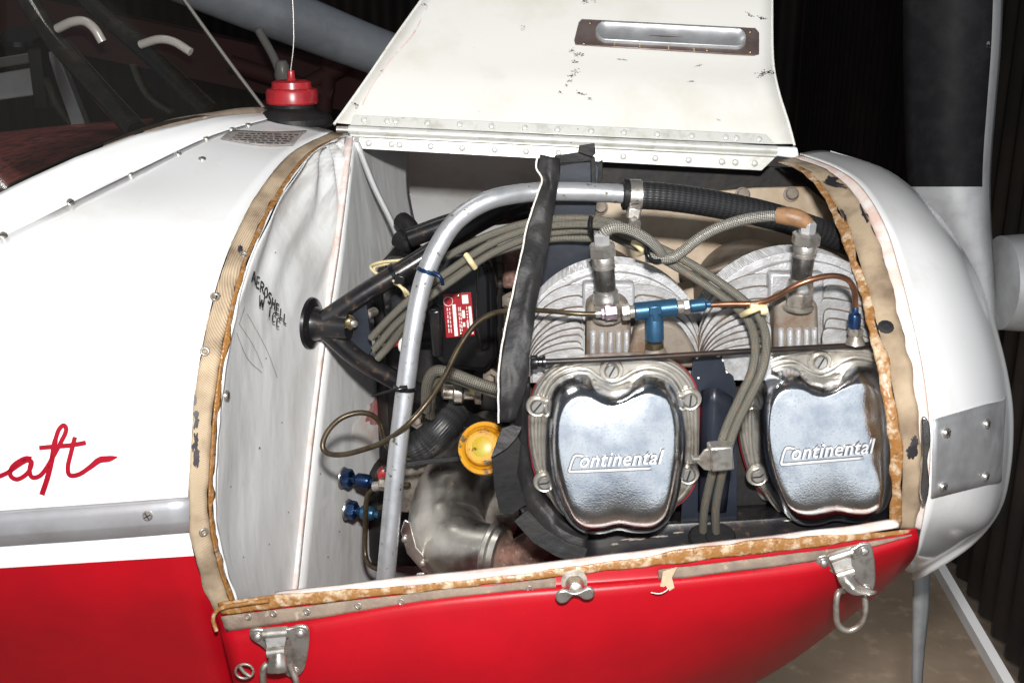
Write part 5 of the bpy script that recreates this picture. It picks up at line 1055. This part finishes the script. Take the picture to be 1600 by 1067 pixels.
lathe('bowl', [(.012, 0), (.022, .003), (.024, .01), (.024, .05), (.018, .055)], m_dirty, at(640, 790, .24), (0, 0, 1), t); lathe('red_knob', [(.008, 0), (.009, .002), (.009, .012), (.006, .014)], m_beacon, at(600, 737, .23), (.3, -1, 0), t)
o = tube('control_cable', P([(600, 733, .12), (660, 722, .12), (720, 716, .11), (750, 712, .1)]), .0028, m_braidblk if 'm_braidblk' in globals() else m_hose, None, 12, 6); tag(o, 'black control cable running to the yellow cap', 'cable')
o = tube('flexible_duct', P([(640, 705, .2), (668, 690, .2), (690, 668, .2), (712, 640, .22)]), .018, m_hose, None, 18, 6); tag(o, 'black ribbed duct in the shadow left of the yellow cap', 'duct')
o = tube('oil_hose', P([(666, 640, .17), (668, 600, .15), (680, 580, .14), (705, 583, .13), (745, 598, .12), (790, 612, .12)]), .0058, m_braid, None, 14, 8); tag(o, 'braided hose bending below the magneto', 'hose')
o = tube('oil_hose', P([(672, 650, .18), (676, 606, .16), (690, 588, .15), (712, 592, .14), (752, 606, .13), (790, 620, .13)]), .0052, m_braid, None, 14, 8); tag(o, 'second braided hose lying just under the first below the magneto', 'hose')
t = thing('oil_fitting', 'greenish metal oil fitting right of the silver tube', 'fitting', at(715, 612, .2))
lathe('body', [(.005, 0), (.008, .002), (.008, .012), (.012, .014), (.012, .022), (.008, .024), (.008, .034), (.013, .036), (.013, .042), (.006, .044)], m_dirty, at(690, 612, .19), (1, 0, -.02), t, 12)
lathe('nut', [(.009, 0), (.01, .002), (.01, .01), (.008, .012)], m_brass, at(742, 612, .19), (.2, -.3, 1), t, 6, True)
for i in range(14):
    rr = random.Random(i + 40); px, py, Y = rr.uniform(650, 800), rr.uniform(560, 700), rr.uniform(.26, .32)
    o = lathe('dark_stud', [(.008, 0), (.010, .002), (.010, .012), (.005, .014), (.005, .022), (.002, .023)], m_gloom if i % 3 else m_castedge, at(px, py, Y), (rr.uniform(-1, 1), -1, rr.uniform(-.4, .8)), cr_, 6)
t = thing('carburettor', 'grimy grey block low behind the yellow cap', 'carburettor', at(770, 770, .25))
box('body', at(790, 750, .26), (.09, .07, .09), m_gloom, t, bev=.01); lathe('throat', [(.03, 0), (.034, .004), (.034, .02), (.028, .022)], m_dirty, at(770, 800, .22), (-.2, -1, .3), t)
